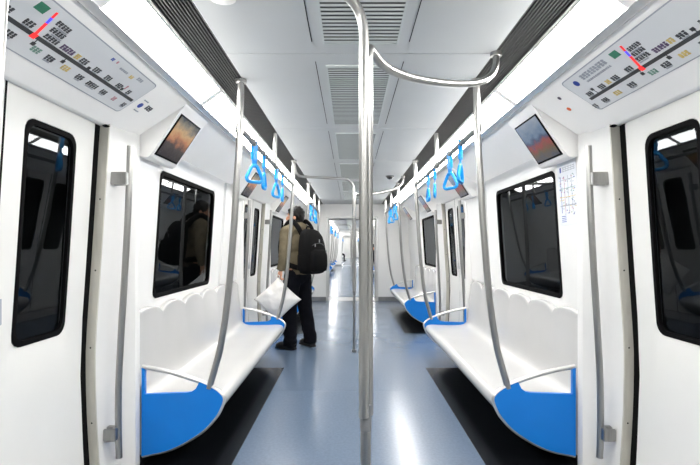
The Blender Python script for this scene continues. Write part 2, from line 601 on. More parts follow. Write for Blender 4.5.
def build_shell(ya, yb, doors, n, near=False):
    """the shell of one carriage from ya to yb"""
    benches = []
    for a, b in zip(doors, doors[1:]):
        benches.append((a + HF, b - HN))
    ends = [(ya, doors[0] - HN), (doors[-1] + HF, yb)]
    if ends[1][1] - ends[1][0] > 2.0:
        e = ends[1][0]
        benches.append((e, e + BENCH))
        ends[1] = (e + BENCH, yb)
    if ends[0][1] - ends[0][0] > 2.0:
        e = ends[0][1]
        benches.insert(0, (e - BENCH, e))
        ends[0] = (ya, e - BENCH)
    # floor
    fl = tag(empty('floor' if near else 'floor', (0, 0, 0)), 'blue-grey speckled vinyl floor with soft light reflections', kind='structure')
    seams = [ya] + [d + 2.4 for d in doors if ya < d + 2.4 < yb - 0.5] + [yb]
    for a, b in zip(seams, seams[1:]):
        MB().box(-1.36, 1.36, a + 0.0012, b - 0.0012, -0.03, 0.0).build('floor_sheet', M['floor'], fl)
    MB().box(-1.36, 1.36, ya, yb, -0.05, -0.031).build('subfloor', M['ink'], fl)
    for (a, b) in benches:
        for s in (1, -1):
            sided(MB().box(0.708, 1.27, a - 0.35, b - 0.4, -0.001, 0.0015), s).build('bench_shade_vinyl_strip', M['vinyl'], fl)  # dark floor strip with the bench's shade and mirrored underside painted in
    # ceiling
    ce = tag(empty('ceiling', (0, 0, 0)), 'pale grey panelled ceiling with slotted vents', kind='structure')
    y = 2.37 - 1.5 * math.ceil((2.37 - ya) / 1.5)
    pm = MB().box(-0.648, 0.648, 0.002, 1.498, 2.15, 2.18, 0.0015).mesh('ceiling_panel', M['ceil'])
    jm = MB().box(-0.0018, 0.0018, 0.10, 1.36, 2.1492, 2.1505).mesh('panel_joint', M['dark'])
    ystarts = []
    while y < yb - 0.01:
        a, b = max(y, ya), min(y + 1.5, yb)
        if b - a > 1.49:
            p = inst('ceiling_panel', pm, ce, (0, y, 0))
            for sx in (-0.222, 0.222):
                inst('panel_joint', jm, p, (sx, 0, 0))
            ystarts.append(y)
        else:
            MB().box(-0.648, 0.648, a + 0.002, b - 0.002, 2.15, 2.18, 0.0015).build('ceiling_panel', M['ceil'], ce)
        y += 1.5
    MB().box(-1.36, 1.36, ya, yb, 2.20, 2.24).build('roof_backing', M['dark'], ce)
    for s in (1, -1):
        sd = SIDE[s]
        wl = tag(empty(f'wall_{sd}', (0, 0, 0)), f'white curved {sd} side wall of the carriage', kind='structure')
        for c in doors:
            build_door(c, s, near)
            for d in (-1, 1):
                if ya - 0.01 <= c + d * 0.9 <= yb + 0.01:
                    build_column(c + d * 0.665, d, s, wl)
            cove_segment(c - HN, c + HF, s, wl, 'door_header_cover', 0.0)
        for (a, b) in benches:
            mid = (a + b) / 2
            mb, inner = plate_with_hole(a, b, 0.0, 1.83, mid - 0.92, mid + 0.32, 0.885, 1.70, 0.05, 0.0, 0.05, 8)
            sided(mb, s).build('wall_panel', M['wall'], wl)
            cove_segment(a, b, s, wl, 'cove_panel', -0.012)
            # proud filler panel at the far part of the bench wall, under the cove
            fz = [0.86 + 0.955 * i / 8 for i in range(9)]
            fp = MB().loft([[(Ps(z) - 0.022, mid + 0.62, z), (Ps(z) - 0.022, b - 0.001, z), (Ps(z) + 0.01, b - 0.001, z), (Ps(z) + 0.01, mid + 0.62, z)] for z in fz], caps=True)
            sided(fp, s).build('filler_panel', M['wall'], wl)
            wn = tag(empty(nextname('window'), (0, 0, 0)), 'dark window with a black rubber frame in the %s wall' % sd, kind='structure')
            fr, inn = ring_frame(inner, 0.0, 0.028, 0.03)
            sided(fr, s).build('window_frame', M['dark'], wn)
            sided(glass_pane(inn, 0.012), s).build('pane', M['glass'], wn)
        for (a, b) in ends:
            if b - a > 0.05:
                mb = MB()
                mb.loft([[(Ps(z), a, z), (Ps(z), b, z), (Ps(z) + 0.05, b, z), (Ps(z) + 0.05, a, z)] for z in ZS], caps=True)
                sided(mb, s).build('wall_panel', M['wall'], wl)
                cove_segment(a, b, s, wl, 'cove_panel', -0.012)
        # black slotted grille beside the ceiling
        tr = tag(empty(nextname('trim'), (0, 0, 0)), f'black slotted air grille running along the {sd} edge of the ceiling', kind='structure')
        sided(MB().prism_y([(0.648, 2.168), (0.79, 2.138), (0.79, 2.16), (0.648, 2.19)], ya, yb), s).build('grille_backing', M['grille'], tr)
        for i in range(11):
            x = 0.652 + i * 0.0127
            z = 2.151 - i * 0.0027
            sided(MB().box(x - 0.0021, x + 0.0021, ya, yb, z, z + 0.02), s).build('rib', M['rib'], tr)
        # frame rails of the light band
        tr2 = tag(empty(nextname('trim'), (0, 0, 0)), f'slim aluminium rails edging the {sd} light band', kind='structure')
        sided(MB().prism_y([(0.782, 2.121), (0.786, 2.115), (0.792, 2.111), (0.796, 2.118), (0.795, 2.15), (0.783, 2.15)], ya, yb), s).build('inner_rail', M['alu'], tr2)
        sided(MB().prism_y([(0.900, 2.030), (0.919, 2.016), (0.923, 2.010), (0.932, 2.012), (0.93, 2.05), (0.905, 2.06)], ya, yb), s).build('outer_rail', M['alu'], tr2)
    return benches, ystarts

# cars
D1 = 1.745
car1 = dict(ya=-3.9, yb=10.9, doors=[D1 - PITCH, D1, D1 + PITCH])
o2 = 18.43
car2 = dict(ya=11.8, yb=30.0, doors=[o2, o2 + PITCH, o2 + 2 * PITCH])
car3 = dict(ya=30.75, yb=48.95, doors=[d + 18.95 for d in car2['doors']])

B1, V1 = build_shell(car1['ya'], car1['yb'], car1['doors'], 1, True)
B2, V2 = build_shell(car2['ya'], car2['yb'], car2['doors'], 2)
B3, V3 = build_shell(car3['ya'], car3['yb'], car3['doors'], 3)

def end_wall(y0, y1, door=True, name='wall_end'):
    r = tag(empty(name), 'white end wall around the open gangway', kind='structure')
    prof = [(Ps(z) + 0.05, z) for z in ZS]
    ow, oh = 0.575, 1.87
    for s in (1, -1):
        poly = [(ow, 0.0)] + [(Ps(z) + 0.05, z) for z in ZS] + [(1.2, 2.05), (0.8, 2.2), (ow, 2.2)]
        sided(MB().prism_y(poly, y0, y1), s).build('end_panel', M['wall'], r)
        sided(MB().box(ow - 0.035, ow + 0.005, y0 - 0.006, y1 + 0.006, 0.0, oh), s).build('jamb_strip', M['alu'], r)
        sided(MB().box(ow + 0.006, 1.27, y0 - 0.012, y0 - 0.001, 0.0, 0.09, 0.003), s).build('kick_trim', M['kick'], r)
    if door:
        MB().box(-ow + 0.001, ow - 0.001, y0, y1, oh, 2.2).build('header', M['wall'], r)
        MB().box(-ow, ow, y0 - 0.004, y1 + 0.004, oh - 0.03, oh - 0.001).build('header_trim', M['alu'], r)
    else:
        MB().box(-ow, ow, y0, y1, 0, 2.2).build('end_door', M['door'], r)
    return r
end_wall(10.9, 10.96, name='wall_front')
end_wall(11.74, 11.8, name='wall_front')
end_wall(30.0, 30.05, name='wall_front')
end_wall(30.7, 30.75, name='wall_front')
end_wall(48.95, 49.0, door=False, name='wall_front')
end_wall(-3.95, -3.9, door=False, name='wall_back')
for (a, b) in ((10.96, 11.74), (30.05, 30.7)):
    g = tag(empty('gangway_passage', (0, a, 0)), 'pale grey folding gangway passage between two carriages', kind='structure')
    MB().box(-0.75, 0.75, 0, b - a, -0.04, -0.002).build('passage_floor', M['plate'], g)
    MB().box(-0.75, 0.75, 0, b - a, 1.93, 1.96).build('passage_ceiling', M['bellows'], g)
    for s in (1, -1):
        for i in range(4):
            L = (b - a) / 4
            sided(MB().prism_z([(0.62, L * i + 0.003), (0.66, L * (i + 0.5)), (0.62, L * (i + 1) - 0.003), (0.75, L * (i + 1) - 0.003), (0.75, L * i + 0.003)], 0, 1.93), s).build('bellows_fold', M['bellows'], g)
# tunnel outside
for s in (1, -1):
    t = tag(sided(MB().box(2.2, 2.35, -5, 50, -1.2, 3.6), s).build(f'wall_tunnel_{SIDE[s]}', M['concrete']), 'dark concrete tunnel wall outside the windows', kind='structure')

# ------------------------------------------------------------------ ceiling lights (real light sources of the place)
lx0, lz0, lx1, lz1 = 0.790, 2.1165, 0.902, 2.034
LP = 1.17           # pitch of the light panels along the car
ldif = MB().prism_y([(lx0, lz0), (lx1, lz1), (lx1 + 0.01, lz1 + 0.013), (lx0 + 0.01, lz0 + 0.013)], 0.028, LP - 0.028).mesh('diffuser', M['light'])
lend = MB().prism_y([(lx0 - 0.002, lz0 - 0.003), (lx1 + 0.002, lz1 - 0.003), (lx1 + 0.012, lz1 + 0.014), (lx0 + 0.012, lz0 + 0.014)], -0.028, 0.028).mesh('end_frame', M['cove'])
ORD = ['first', 'second', 'third', 'fourth', 'fifth', 'sixth', 'seventh', 'eighth', 'ninth', 'tenth', 'eleventh', 'twelfth']
def light_row(ya, yb, labelled):
    y = 1.65 - LP * math.floor((1.65 - ya) / LP)
    k = 0
    while y + LP <= yb + 0.01:
        for s in (1, -1):
            r = empty('ceiling_light', (0, y, 0) if s > 0 else (0, y + LP, 0), 0 if s > 0 else PI)
            if labelled and y > 1.0:
                lab = f'{ORD[k]} long white light panel from the front along the {SIDE[s]} ceiling edge'
            elif labelled:
                lab = f'long white light panel along the {SIDE[s]} ceiling edge, beside or behind the nearest doors'
            else:
                lab = f'long white light panel on the {SIDE[s]} in a carriage beyond the gangway'
            tag(r, lab, 'light', (f'{SIDE[s]} ceiling light panels' if y > 1.0 else f'{SIDE[s]} light panels behind') if labelled else f'far {SIDE[s]} light panels')
            inst('diffuser', ldif, r)
            inst('end_frame', lend, r)
        if y > 1.0: k += 1
        y += LP
light_row(car1['ya'], car1['yb'], True)
light_row(car2['ya'], car2['yb'], False)
light_row(car3['ya'], car3['yb'], False)

# ------------------------------------------------------------------ ceiling vents
vent_back = MB().box(-0.166, 0.166, 0.15, 1.36, 2.1465, 2.149).mesh('vent_backing', M['ventback'])
vf = MB()
vf.box(-0.172, -0.164, 0.142, 1.368, 2.141, 2.149)
vf.box(0.164, 0.172, 0.142, 1.368, 2.141, 2.149)
vf.box(-0.164, 0.164, 0.142, 0.150, 2.141, 2.149)
vf.box(-0.164, 0.164, 1.360, 1.368, 2.141, 2.149)
vent_frame = vf.mesh('vent_frame', M['slat'])
NS = 36
slat_mesh = MB().prism_y([(0, 0), (0, 1)], 0, 1)
sm = MB()
sm.add([(-0.164, -0.010, 2.1405), (0.164, -0.010, 2.1405), (0.164, 0.010, 2.1425), (-0.164, 0.010, 2.1425),
        (-0.164, -0.010, 2.1425), (0.164, -0.010, 2.1425), (0.164, 0.010, 2.1455), (-0.164, 0.010, 2.1455)],
       [(0, 1, 2, 3), (4, 7, 6, 5), (0, 4, 5, 1), (1, 5, 6, 2), (2, 6, 7, 3), (3, 7, 4, 0)])
slat_mesh = sm.mesh('slat', M['slat'], angle=0)
allm = MB()
for i in range(NS):
    yy = 0.15 + 1.21 * (i + 0.5) / NS
    allm.add([(x, y + yy, z) for x, y, z in sm.v], sm.f)
slats_joined = allm.mesh('slats', M['slat'], angle=0)
k = 0
for y in V1 + V2 + V3:
    if y < 0.5: continue
    r = empty('air_vent', (0, y, 0))
    if y < 10.9:
        tag(r, f'{ORD[k]} slotted air vent from the front along the ceiling centre', 'vent', 'ceiling air vents')
    else:
        tag(r, 'slotted ceiling air vent in a carriage beyond the gangway', 'vent', 'far ceiling air vents')
    inst('vent_backing', vent_back, r)
    inst('vent_frame', vent_frame, r)
    if k < 6:
        for i in range(NS):
            inst('slat', slat_mesh, r, (0, 0.15 + 1.21 * (i + 0.5) / NS, 0))
    else:
        o = inst('slats', slats_joined, r)
        o['kind'] = 'stuff'
    k += 1

# ------------------------------------------------------------------ benches
def bench_proto():
    r = empty('bench', (1.0, 0, 0))
    hl = BENCH / 2
    prof = [(1.27, 0.055), (1.19, 0.06), (1.04, 0.098), (0.89, 0.183), (0.82, 0.245), (0.782, 0.29), (0.764, 0.325), (0.769, 0.352), (0.79, 0.368), (0.84, 0.375),
            (0.93, 0.372), (1.03, 0.370), (1.12, 0.371), (1.175, 0.382), (1.208, 0.415), (1.226, 0.49), (1.237, 0.60), (1.246, 0.70), (1.251, 0.78), (1.252, 0.83), (1.258, 0.848), (1.283, 0.852)]
    fine = [(p.x, p.z) for p in crom([(x, 0, z) for x, z in prof], 3)]
    # arclength param of the seat face
    ny = 96
    loops = []
    sw = (BENCH - 0.05) / 6
    for j in range(ny + 1):
        u = -hl + 0.022 + (BENCH - 0.044) * j / ny
        ph = ((u + hl - 0.025) / sw) % 1.0
        ph = min(max(ph, 0.0), 1.0)
        dish = math.sin(PI * ph)
        sc_ = math.sqrt(max(0.0, 1 - (2 * ph - 1) ** 2))
        l = []
        for i, (x, z) in enumerate(fine):
            wv = i / (len(fine) - 1)
            if wv > 0.42 and z > 0.3:
                b = min(1, (wv - 0.42) / 0.12)
                x += 0.007 * dish * b * min(1, max(0, (z - 0.50) / 0.22)) * min(1, max(0, (0.85 - z) / 0.05) + 0.3)
            if z > 0.60:
                z -= (0.055 * (1 - sc_)) * (z - 0.60) / 0.25
            l.append((x - 1.0, u, z))
        loops.append(l)
    MB().loft(loops, closed=True, caps=True).build('seat_shell', M['seat'], r, angle=60)
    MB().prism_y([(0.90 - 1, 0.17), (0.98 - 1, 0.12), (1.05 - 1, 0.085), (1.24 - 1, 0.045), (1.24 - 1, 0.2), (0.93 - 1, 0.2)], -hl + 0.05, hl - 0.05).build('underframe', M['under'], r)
    out = [(1.203, 0.055), (1.04, 0.094), (0.883, 0.182), (0.80, 0.265), (0.765, 0.325), (0.752, 0.372), (0.77, 0.402), (0.81, 0.432), (0.883, 0.466), (1.043, 0.517), (1.203, 0.55)]
    rim = [(p.x, p.z) for p in crom([(x, 0, z) for x, z in out], 5)]
    cut = [(0.888, 0.458), (0.902, 0.430), (0.925, 0.412), (0.955, 0.406), (1.186, 0.398), (1.186, 0.540), (1.203, 0.545)]
    pan = [p for p in rim if not (p[1] > 0.466 and p[0] > 0.885)]
    pan = [p for p in pan if not (p[0] > 1.19 and p[1] > 0.5)]
    poly = pan + cut
    for e in (-1, 1):
        ys = sorted((e * (hl - 0.004), e * (hl - 0.030)))
        mb = MB().prism_y([(x - 1.0, z) for x, z in poly], ys[0], ys[1])
        p = mb.build('end_panel', M['blue'], r, angle=30)
        MB().tube([(x - 1.0, e * (hl - 0.017), z) for x, z in rim], 0.0135, 10).build('end_rim', M['alu'], p)
    return r
bench0 = bench_proto()

def pole_proto():
    """curved grab pole at a bench end, local origin under the pole's ceiling foot, right side"""
    r = empty('grab_pole', (0.66, 0, 0))
    pts = [(0.655, 2.142), (0.658, 1.95), (0.665, 1.78), (0.676, 1.62), (0.695, 1.31), (0.728, 0.93), (0.767, 0.67), (0.800, 0.54), (0.832, 0.428)]
    MB().tube(crom([(x - 0.66, 0, z) for x, z in pts], 6), 0.0185, 14).build('pole', M['steel'], r)
    MB().tube([(-0.005, 0, 2.128), (-0.005, 0, 2.145)], 0.032, 16).build('ceiling_flange', M['steel'], r)
    c = MB().tube([(0.002, 0, 1.85), (0.0, 0, 1.90)], 0.023, 14)
    c.build('rail_collar', M['steel'], r)
    return r
pole0 = pole_proto()

RX, RZ = 0.662, 1.875
def rail_proto():
    r = empty('overhead_rail', (RX, 0, 0))
    hl = BENCH / 2 - 0.03
    MB().tube([(0, -hl + 0.022, RZ), (0, 0, RZ), (0, hl - 0.022, RZ)], 0.0165, 12).build('rail', M['railsteel'], r)
    MB().tube([(-0.004, 0, 2.142), (0, 0, RZ + 0.012)], 0.0165, 12).build('hanger', M['steel'], r)
    MB().tube([(0, -0.028, RZ), (0, 0.028, RZ)], 0.021, 12).build('hanger_collar', M['railsteel'], r)
    for yy in (-0.95, -0.45, 0.4, 0.9):
        MB().tube([(0, yy - 0.012, RZ), (0, yy + 0.012, RZ)], 0.0195, 12).build('stop_ring', M['railsteel'], r)
    return r
rail0 = rail_proto()

def strap_proto():
    r = empty('strap_handle', (RX, 0, RZ))
    MB().box(-0.011, 0.011, -0.023, 0.023, -0.105, 0.024, 0.006).build('sleeve', M['strap'], r)
    MB().box(-0.003, 0.003, -0.017, 0.017, -0.152, -0.09).build('webbing', M['web'], r)
    ring = [(0, -0.018, -0.138), (0, 0.018, -0.138), (0, 0.066, -0.222), (0, 0.053, -0.244), (0, -0.053, -0.244), (0, -0.066, -0.222)]
    cl = ring + [ring[0]]
    pts = []
    n = len(ring)
    for i in range(n):
        a, b, c = Vector(ring[i - 1]), Vector(ring[i]), Vector(ring[(i + 1) % n])
        for t in (0.0, 0.5, 1.0):
            p0 = b + (a - b).normalized() * 0.016
            p1 = b + (c - b).normalized() * 0.016
            pts.append(p0 * (1 - t) ** 2 + b * 2 * t * (1 - t) + p1 * t * t)
    pts.append(pts[0])
    MB().tube(pts, 0.0115, 10, cap=False).build('ring', M['strap'], r)
    return r
strap0 = strap_proto()

tv_profile = [(0.955, 2.01), (0.975, 1.985), (0.988, 1.972), (1.153, 1.728), (1.166, 1.716), (1.185, 1.712), (1.30, 1.74), (1.30, 1.86), (1.1, 1.95)]
def tv_proto(scr):
    r = empty('ceiling_screen', (1.1, 0, 1.72))
    ox, oz = 1.1, 1.72
    MB().prism_y([(x - ox, z - oz) for x, z in tv_profile], -0.205, 0.205, 1).build('housing', M['cove'], r, angle=50)
    a, b = Vector((0.990, 0, 1.968)), Vector((1.150, 0, 1.731))
    d = (b - a).normalized()
    nrm = Vector((-abs(d.z), 0, -abs(d.x)))
    nrm = Vector((d.z, 0, -d.x))
    def quad(t0, t1, y0, y1, h0, h1):
        L = (b - a).length
        p = []
        for h in (h0, h1):
            for (t, y) in ((t0, y0), (t1, y0), (t1, y1), (t0, y1)):
                q = a + d * (t * L) + nrm * h
                p.append((q.x - ox, y, q.z - oz))
        return MB().add(p, [(0, 1, 2, 3), (7, 6, 5, 4), (0, 4, 5, 1), (1, 5, 6, 2), (2, 6, 7, 3), (3, 7, 4, 0)])
    quad(0.02, 0.98, -0.172, 0.172, -0.002, 0.004).build('bezel', M['dark'], r, angle=0)
    quad(0.05, 0.94, -0.160, 0.160, 0.0041, 0.006).build('screen', M[scr], r, angle=0)
    return r
tvS = tv_proto('screen_sunset')
tvK = tv_proto('screen_sky')

BN = ['front', 'second']
protos = [bench0, pole0, rail0, strap0, tvS, tvK]
used = set()
def place(proto, loc, rz):
    o = proto if proto.name not in used and not used.add(proto.name) else copy_tree(proto)
    o.location = loc
    o.rotation_euler = (0, 0, rz)
    return o
STR = (-0.86, -0.51, 0.09, 0.44)
def fit_out(benches, near):
    n = 0
    for (a, b) in benches:
        if b < 1.0: continue
        m = (a + b) / 2
        for s in (1, -1):
            sd = SIDE[s]
            rz = 0 if s > 0 else PI
            wh = f'{BN[n]} {sd}' if near else ''
            o = place(bench0, (s * 1.0, m, 0), rz)
            tag(o, f'long glossy white moulded bench with blue end panels, {["nearest", "second nearest"][n]} along the {sd} wall' if near else f'white bench with blue ends far off beyond the gangway, along the {sd} wall', 'bench', 'benches' if near else 'far benches')
            for e, en in ((-1, 'near'), (1, 'far')):
                o = place(pole0, (s * 0.66, m + e * (BENCH / 2 - 0.017), 0), rz)
                tag(o, f'curved steel grab pole at the {en} end of the {wh} bench' if near else f'thin curved grab pole far off beyond the gangway, {sd} side', 'pole', 'grab poles' if near else 'far grab poles')
            o = place(rail0, (s * RX, m, 0), rz)
            tag(o, f'steel overhead rail with blue straps above the {wh} bench' if near else f'overhead steel rail far off beyond the gangway, {sd} side', 'rail', 'overhead rails' if near else 'far overhead rails')
            for i, q in enumerate(STR):
                o = place(strap0, (s * RX, m + q, RZ), rz + random.uniform(-0.5, 0.5) + (0.45 if (i + n) % 2 else -0.25))
                o.rotation_euler.x = random.uniform(-0.05, 0.05)
                tag(o, f'{ORD[i]} blue strap handle from the near end above the {wh} bench' if near else f'blue strap handle hanging far off beyond the gangway, {sd} side', 'strap handle', 'strap handles' if near else 'far strap handles')
            for e, en in ((-1, 'near'), (1, 'far')):
                o = place(tvS if s < 0 else tvK, (s * 1.1, m + e * 1.085, 1.72), rz)
                tag(o, f'slanted screen with {"orange sunset" if s < 0 else "grey sky"} above the {en} end of the {wh} bench' if near else f'small slanted screen far off beyond the gangway, {sd} side', 'screen', 'slanted screens' if near else 'far slanted screens')
        n += 1
fit_out(B1, True)
o = place(bench0, (-1.0, sum(B1[0]) / 2, 0), PI)
tag(o, 'white moulded bench on the left, before the nearest door beside the viewpoint', 'bench', 'benches')
o = place(pole0, (-0.645, B1[0][1] - 0.01, 0), PI)
tag(o, 'steel grab pole at the left edge of the view, in front of the nearest door', 'pole', 'grab poles')
fit_out(B2, False)
fit_out(B3, False)

# ------------------------------------------------------------------ column handrails beside the doors
def handrail_proto(d):
    r = empty('handrail', (1.2, 0, 0))
    def X(z): return min(Ps(z), 1.29) - 0.062
    pts = [(1.168, 1.73), (1.180, 1.4), (1.196, 1.1), (1.214, 0.8), (1.228, 0.52), (1.230, 0.3), (1.226, 0.14)]
    MB().tube(crom([(x - 1.2, 0, z) for x, z in pts], 4), 0.0165, 14).build('bar', M['steel'], r)
    for z, xb in ((1.56, 1.175), (0.27, 1.230)):
        mb = MB().box(xb - 1.2 - 0.004, 0.085, -0.014, 0.014, z - 0.032, z + 0.032, 0.004)
        mb.box(xb - 1.2 - 0.006, xb - 1.2 + 0.02, -0.045 if d > 0 else 0.0, 0.0 if d > 0 else 0.045, z - 0.032, z + 0.032, 0.004)
        mb.box(xb - 1.2 + 0.012, 0.085, -0.047 if d > 0 else 0.035, -0.035 if d > 0 else 0.047, z - 0.032, z + 0.032, 0.004)
        mb.build('bracket', M['steel'], r)
    return r
hp = {1: handrail_proto(1), -1: handrail_proto(-1)}
DN = ['', 'nearest', 'second']
for i, c in enumerate(car1['doors']):
    if i == 0: continue
    for s in (1, -1):
        for e in (-1, 1):
            if i == 1 and e < 0: continue
            d = e * s      # rotated copies flip along y
            o = place(hp[d], (s * 1.2, c + e * (0.755 if e > 0 else 0.74), 0), 0 if s > 0 else PI)
            tag(o, f'slim steel handrail on the column at the {"far" if e > 0 else "near"} side of the {DN[i]} {SIDE[s]} door', 'handrail', 'column handrails')

# ------------------------------------------------------------------ centre poles
def centre_pole_proto():
    r = empty('centre_pole', (0, 0, 0))
    R_ = 0.0155
    MB().tube([(0, 0, 0.012), (0, 0, 0.705)], 0.0158, 16).build('lower_pole', M['steel'], r)
    MB().tube([(0, 0, 0), (0, 0, 0.03)], 0.026, 16).build('base_flange', M['steel'], r)
    MB().tube([(0, 0, 0.655), (0, 0, 0.665), (0, 0, 0.70), (0, 0, 0.735)], [0.0158, 0.0175, 0.0178, 0.0165], 16).build('coupling', M['kick'], r)
    A = fillet([(-0.006, -0.013, 0.70), (-0.006, -0.013, 1.985), (-0.64, -0.26, 1.985), (-0.66, -0.28, 2.145)], 0.13, 8)
    MB().tube(A, R_, 14).build('left_arm', M['steel'], r)
    Bp = crom([(0.008, 0.013, 0.70), (0.008, 0.013, 1.2), (0.008, 0.013, 1.74), (0.008, 0.014, 1.80), (0.012, 0.027, 1.834), (0.029, 0.07, 1.832), (0.058, 0.13, 1.826), (0.110, 0.22, 1.831), (0.2115, 0.37, 1.857), (0.372, 0.56, 1.903), (0.513, 0.70, 1.952), (0.606, 0.79, 2.012), (0.645, 0.83, 2.08), (0.652, 0.847, 2.145)], 6)
    MB().tube(Bp, R_, 14).build('right_arm', M['steel'], r)
    for (x, y) in ((-0.66, -0.28), (0.652, 0.847)):
        MB().tube([(x, y, 2.128), (x, y, 2.147)], 0.028, 14).build('ceiling_flange', M['steel'], r)
    return r
cp0 = centre_pole_proto()
for i, (y, lab) in enumerate(((1.5, 'tall twin-tube steel centre pole nearest the camera, arms sweeping to the ceiling'),
                              (5.64, 'second steel centre pole, standing near the man with the backpack'))):
    o = place(cp0, (0, y, 0), 0)
    tag(o, lab, 'pole', 'centre poles')
for c in car2['doors'] + car3['doors']:
    o = place(cp0, (0, c - 0.5, 0), 0)
    tag(o, 'steel centre pole far off beyond the gangway', 'pole', 'far centre poles')

# ------------------------------------------------------------------ route maps above the doors
def glyphs(n, wy, wt, cy, ct, th, f, rnd):
    """n small printed characters side by side along y on the cove: illegible print strokes"""
    mb = MB()
    cw = wy / n
    for i in range(n):
        y0 = cy - wy / 2 + cw * i + cw * 0.04
        y1 = y0 + cw * 0.92
        for k in range(3):
            t = ct - wt / 2 + wt * (k + 0.5) / 3 + rnd.uniform(-0.05, 0.05) * wt
            f(mb, y0 + rnd.uniform(0, 0.18) * cw, y1 - rnd.uniform(0, 0.15) * cw, t - wt * 0.13, t + wt * 0.13, th)
        yy = y0 + cw * rnd.uniform(0.25, 0.55)
        f(mb, yy - cw * 0.12, yy + cw * 0.12, ct - wt / 2, ct + wt / 2, th)
    return mb

def route_map(s, data, label):
    r = tag(empty('route_map', (s * 1.1, D1, 1.9)), label, 'map', 'route maps above the doors')
    ox, oy, oz = s * 1.1, D1, 1.9
    def f(mb, y0, y1, t0, t1, h, h0=0.0):
        p = []
        for hh in (h0, h):
            for (t, y) in ((t0, y0), (t1, y0), (t1, y1), (t0, y1)):
                x, z = cove_pt(t, hh)
                p.append((s * x - ox, y - oy, z - oz))
        mb.add(p, [(0, 1, 2, 3), (7, 6, 5, 4), (0, 4, 5, 1), (1, 5, 6, 2), (2, 6, 7, 3), (3, 7, 4, 0)])
        return mb
    def line(mb, a, b, wd, h):
        (ya, ta), (yb, tb) = a, b
        L = 0.3639
        dx, dt = yb - ya, (tb - ta) * L
        n = math.hypot(dx, dt)
        px, pt = -dt / n * wd / 2, dx / n * wd / 2 / L
        p = []
        for hh in (0.0035, h):
            for (y, t) in ((ya + px, ta + pt), (yb + px, tb + pt), (yb - px, tb - pt), (ya - px, ta - pt)):
                x, z = cove_pt(t, hh)
                p.append((s * x - ox, y - oy, z - oz))
        mb.add(p, [(0, 1, 2, 3), (7, 6, 5, 4), (0, 4, 5, 1), (1, 5, 6, 2), (2, 6, 7, 3), (3, 7, 4, 0)])
        return mb
    y0, y1, t0, t1 = data['panel']
    # panel with rounded corners
    L = 0.3639
    rr = 0.022
    loop = []
    for (cy, ct, a0) in ((y1 - rr, t1 - rr / L, 0), (y0 + rr, t1 - rr / L, PI / 2), (y0 + rr, t0 + rr / L, PI), (y1 - rr, t0 + rr / L, 1.5 * PI)):
        for j in range(5):
            a = a0 + PI / 2 * j / 4
            loop.append((cy + rr * math.cos(a), ct + rr / L * math.sin(a)))
    def ring(scale, h):
        cy, ct = (y0 + y1) / 2, (t0 + t1) / 2
        out = []
        for (y, t) in loop:
            x, z = cove_pt(t + (0.0 if scale == 0 else math.copysign(scale / L, t - ct)), h)
            out.append((s * x - ox, y + math.copysign(scale, y - cy) - oy, z - oz))
        return out
    MB().loft([ring(0.005, -0.001), ring(0.005, 0.002)], caps=True).build('map_border', M['inkpale'], r, angle=0)
    MB().loft([ring(0, 0.0021), ring(0, 0.0033)], caps=True).build('map_face', M['map'], r, angle=0)
    rnd = random.Random(5 + s)
    H = 0.0042
    line(MB(), (y0 + 0.02, 0.525), (data['line_end'], 0.525), 0.016, H).build('route_line', M['mapline'], r, angle=0)
    a, b = data['red']
    m1 = (a[0] + (b[0] - a[0]) * 0.55, a[1] + (b[1] - a[1]) * 0.55)
    m2 = (a[0] + (b[0] - a[0]) * 0.78, a[1] + (b[1] - a[1]) * 0.78)
    mb = MB()
    line(mb, a, m1, 0.011, H + 0.0006)
    line(mb, m2, b, 0.009, H + 0.0006)
    line(mb, (a[0] - 0.012, a[1]), (a[0] + 0.012, a[1]), 0.022, H + 0.0006)
    mb.build('red_lit_branch', M['redled'], r, angle=0)
    line(MB(), m1, m2, 0.010, H + 0.0006).build('blue_lit_section', M['blueled'], r, angle=0)
    gy, gt = data['green']
    g = f(MB(), gy - 0.023, gy + 0.023, gt - 0.045, gt + 0.045, H, 0.0034).build('terminus_tag', M['green'], r, angle=0)
    ff = lambda mb, a_, b_, c_, d_, h_: f(mb, a_, b_, c_, d_, h_, 0.0034)
    for i, (y, t) in enumerate(data['side']):
        glyphs(5, 0.075, 0.058, y, t, H, ff, rnd).build('station_name', M['ink'], r, angle=0)
        glyphs(8, 0.055, 0.018, y + 0.012, t + 0.045, H, ff, rnd).build('station_name', M['inkpale'], r, angle=0)
    for (y, t, n, ink) in data['names']:
        glyphs(n, 0.0155 * n, 0.068, y, t, H, ff, rnd).build('station_name', M[ink], r, angle=0)
        if ink == 'ink':
            glyphs(n + 2, 0.012 * n, 0.018, y, t + 0.045, H, ff, rnd).build('station_name', M['inkpale'], r, angle=0)
    for (y, t, side) in data['ticks']:
        mb = MB()
        line(mb, (y, 0.525), (y + 0.004, t), 0.004, H)
        f(mb, y - 0.005, y + 0.013, t - 0.02, t + 0.02, H, 0.0034)
        mb.build('interchange_mark', M['mapline'], r, angle=0)
    for (y, t, n, ink, w_, h_) in data.get('extra', []):
        glyphs(n, w_, h_, y, t, H, ff, rnd).build('print_mark', M[ink], r, angle=0)
    for (y, t, rad, ink) in data.get('dots', []):
        lp = []
        for hh in (0.0005, H + 0.001):
            l = []
            for j in range(14):
                an = 2 * PI * j / 14
                x, z = cove_pt(t + rad / L * math.sin(an), hh)
                l.append((s * x - ox, y + rad * math.cos(an) - oy, z - oz))
            lp.append(l)
        MB().loft(lp, caps=True).build('emblem', M[ink], r, angle=0)
    return r

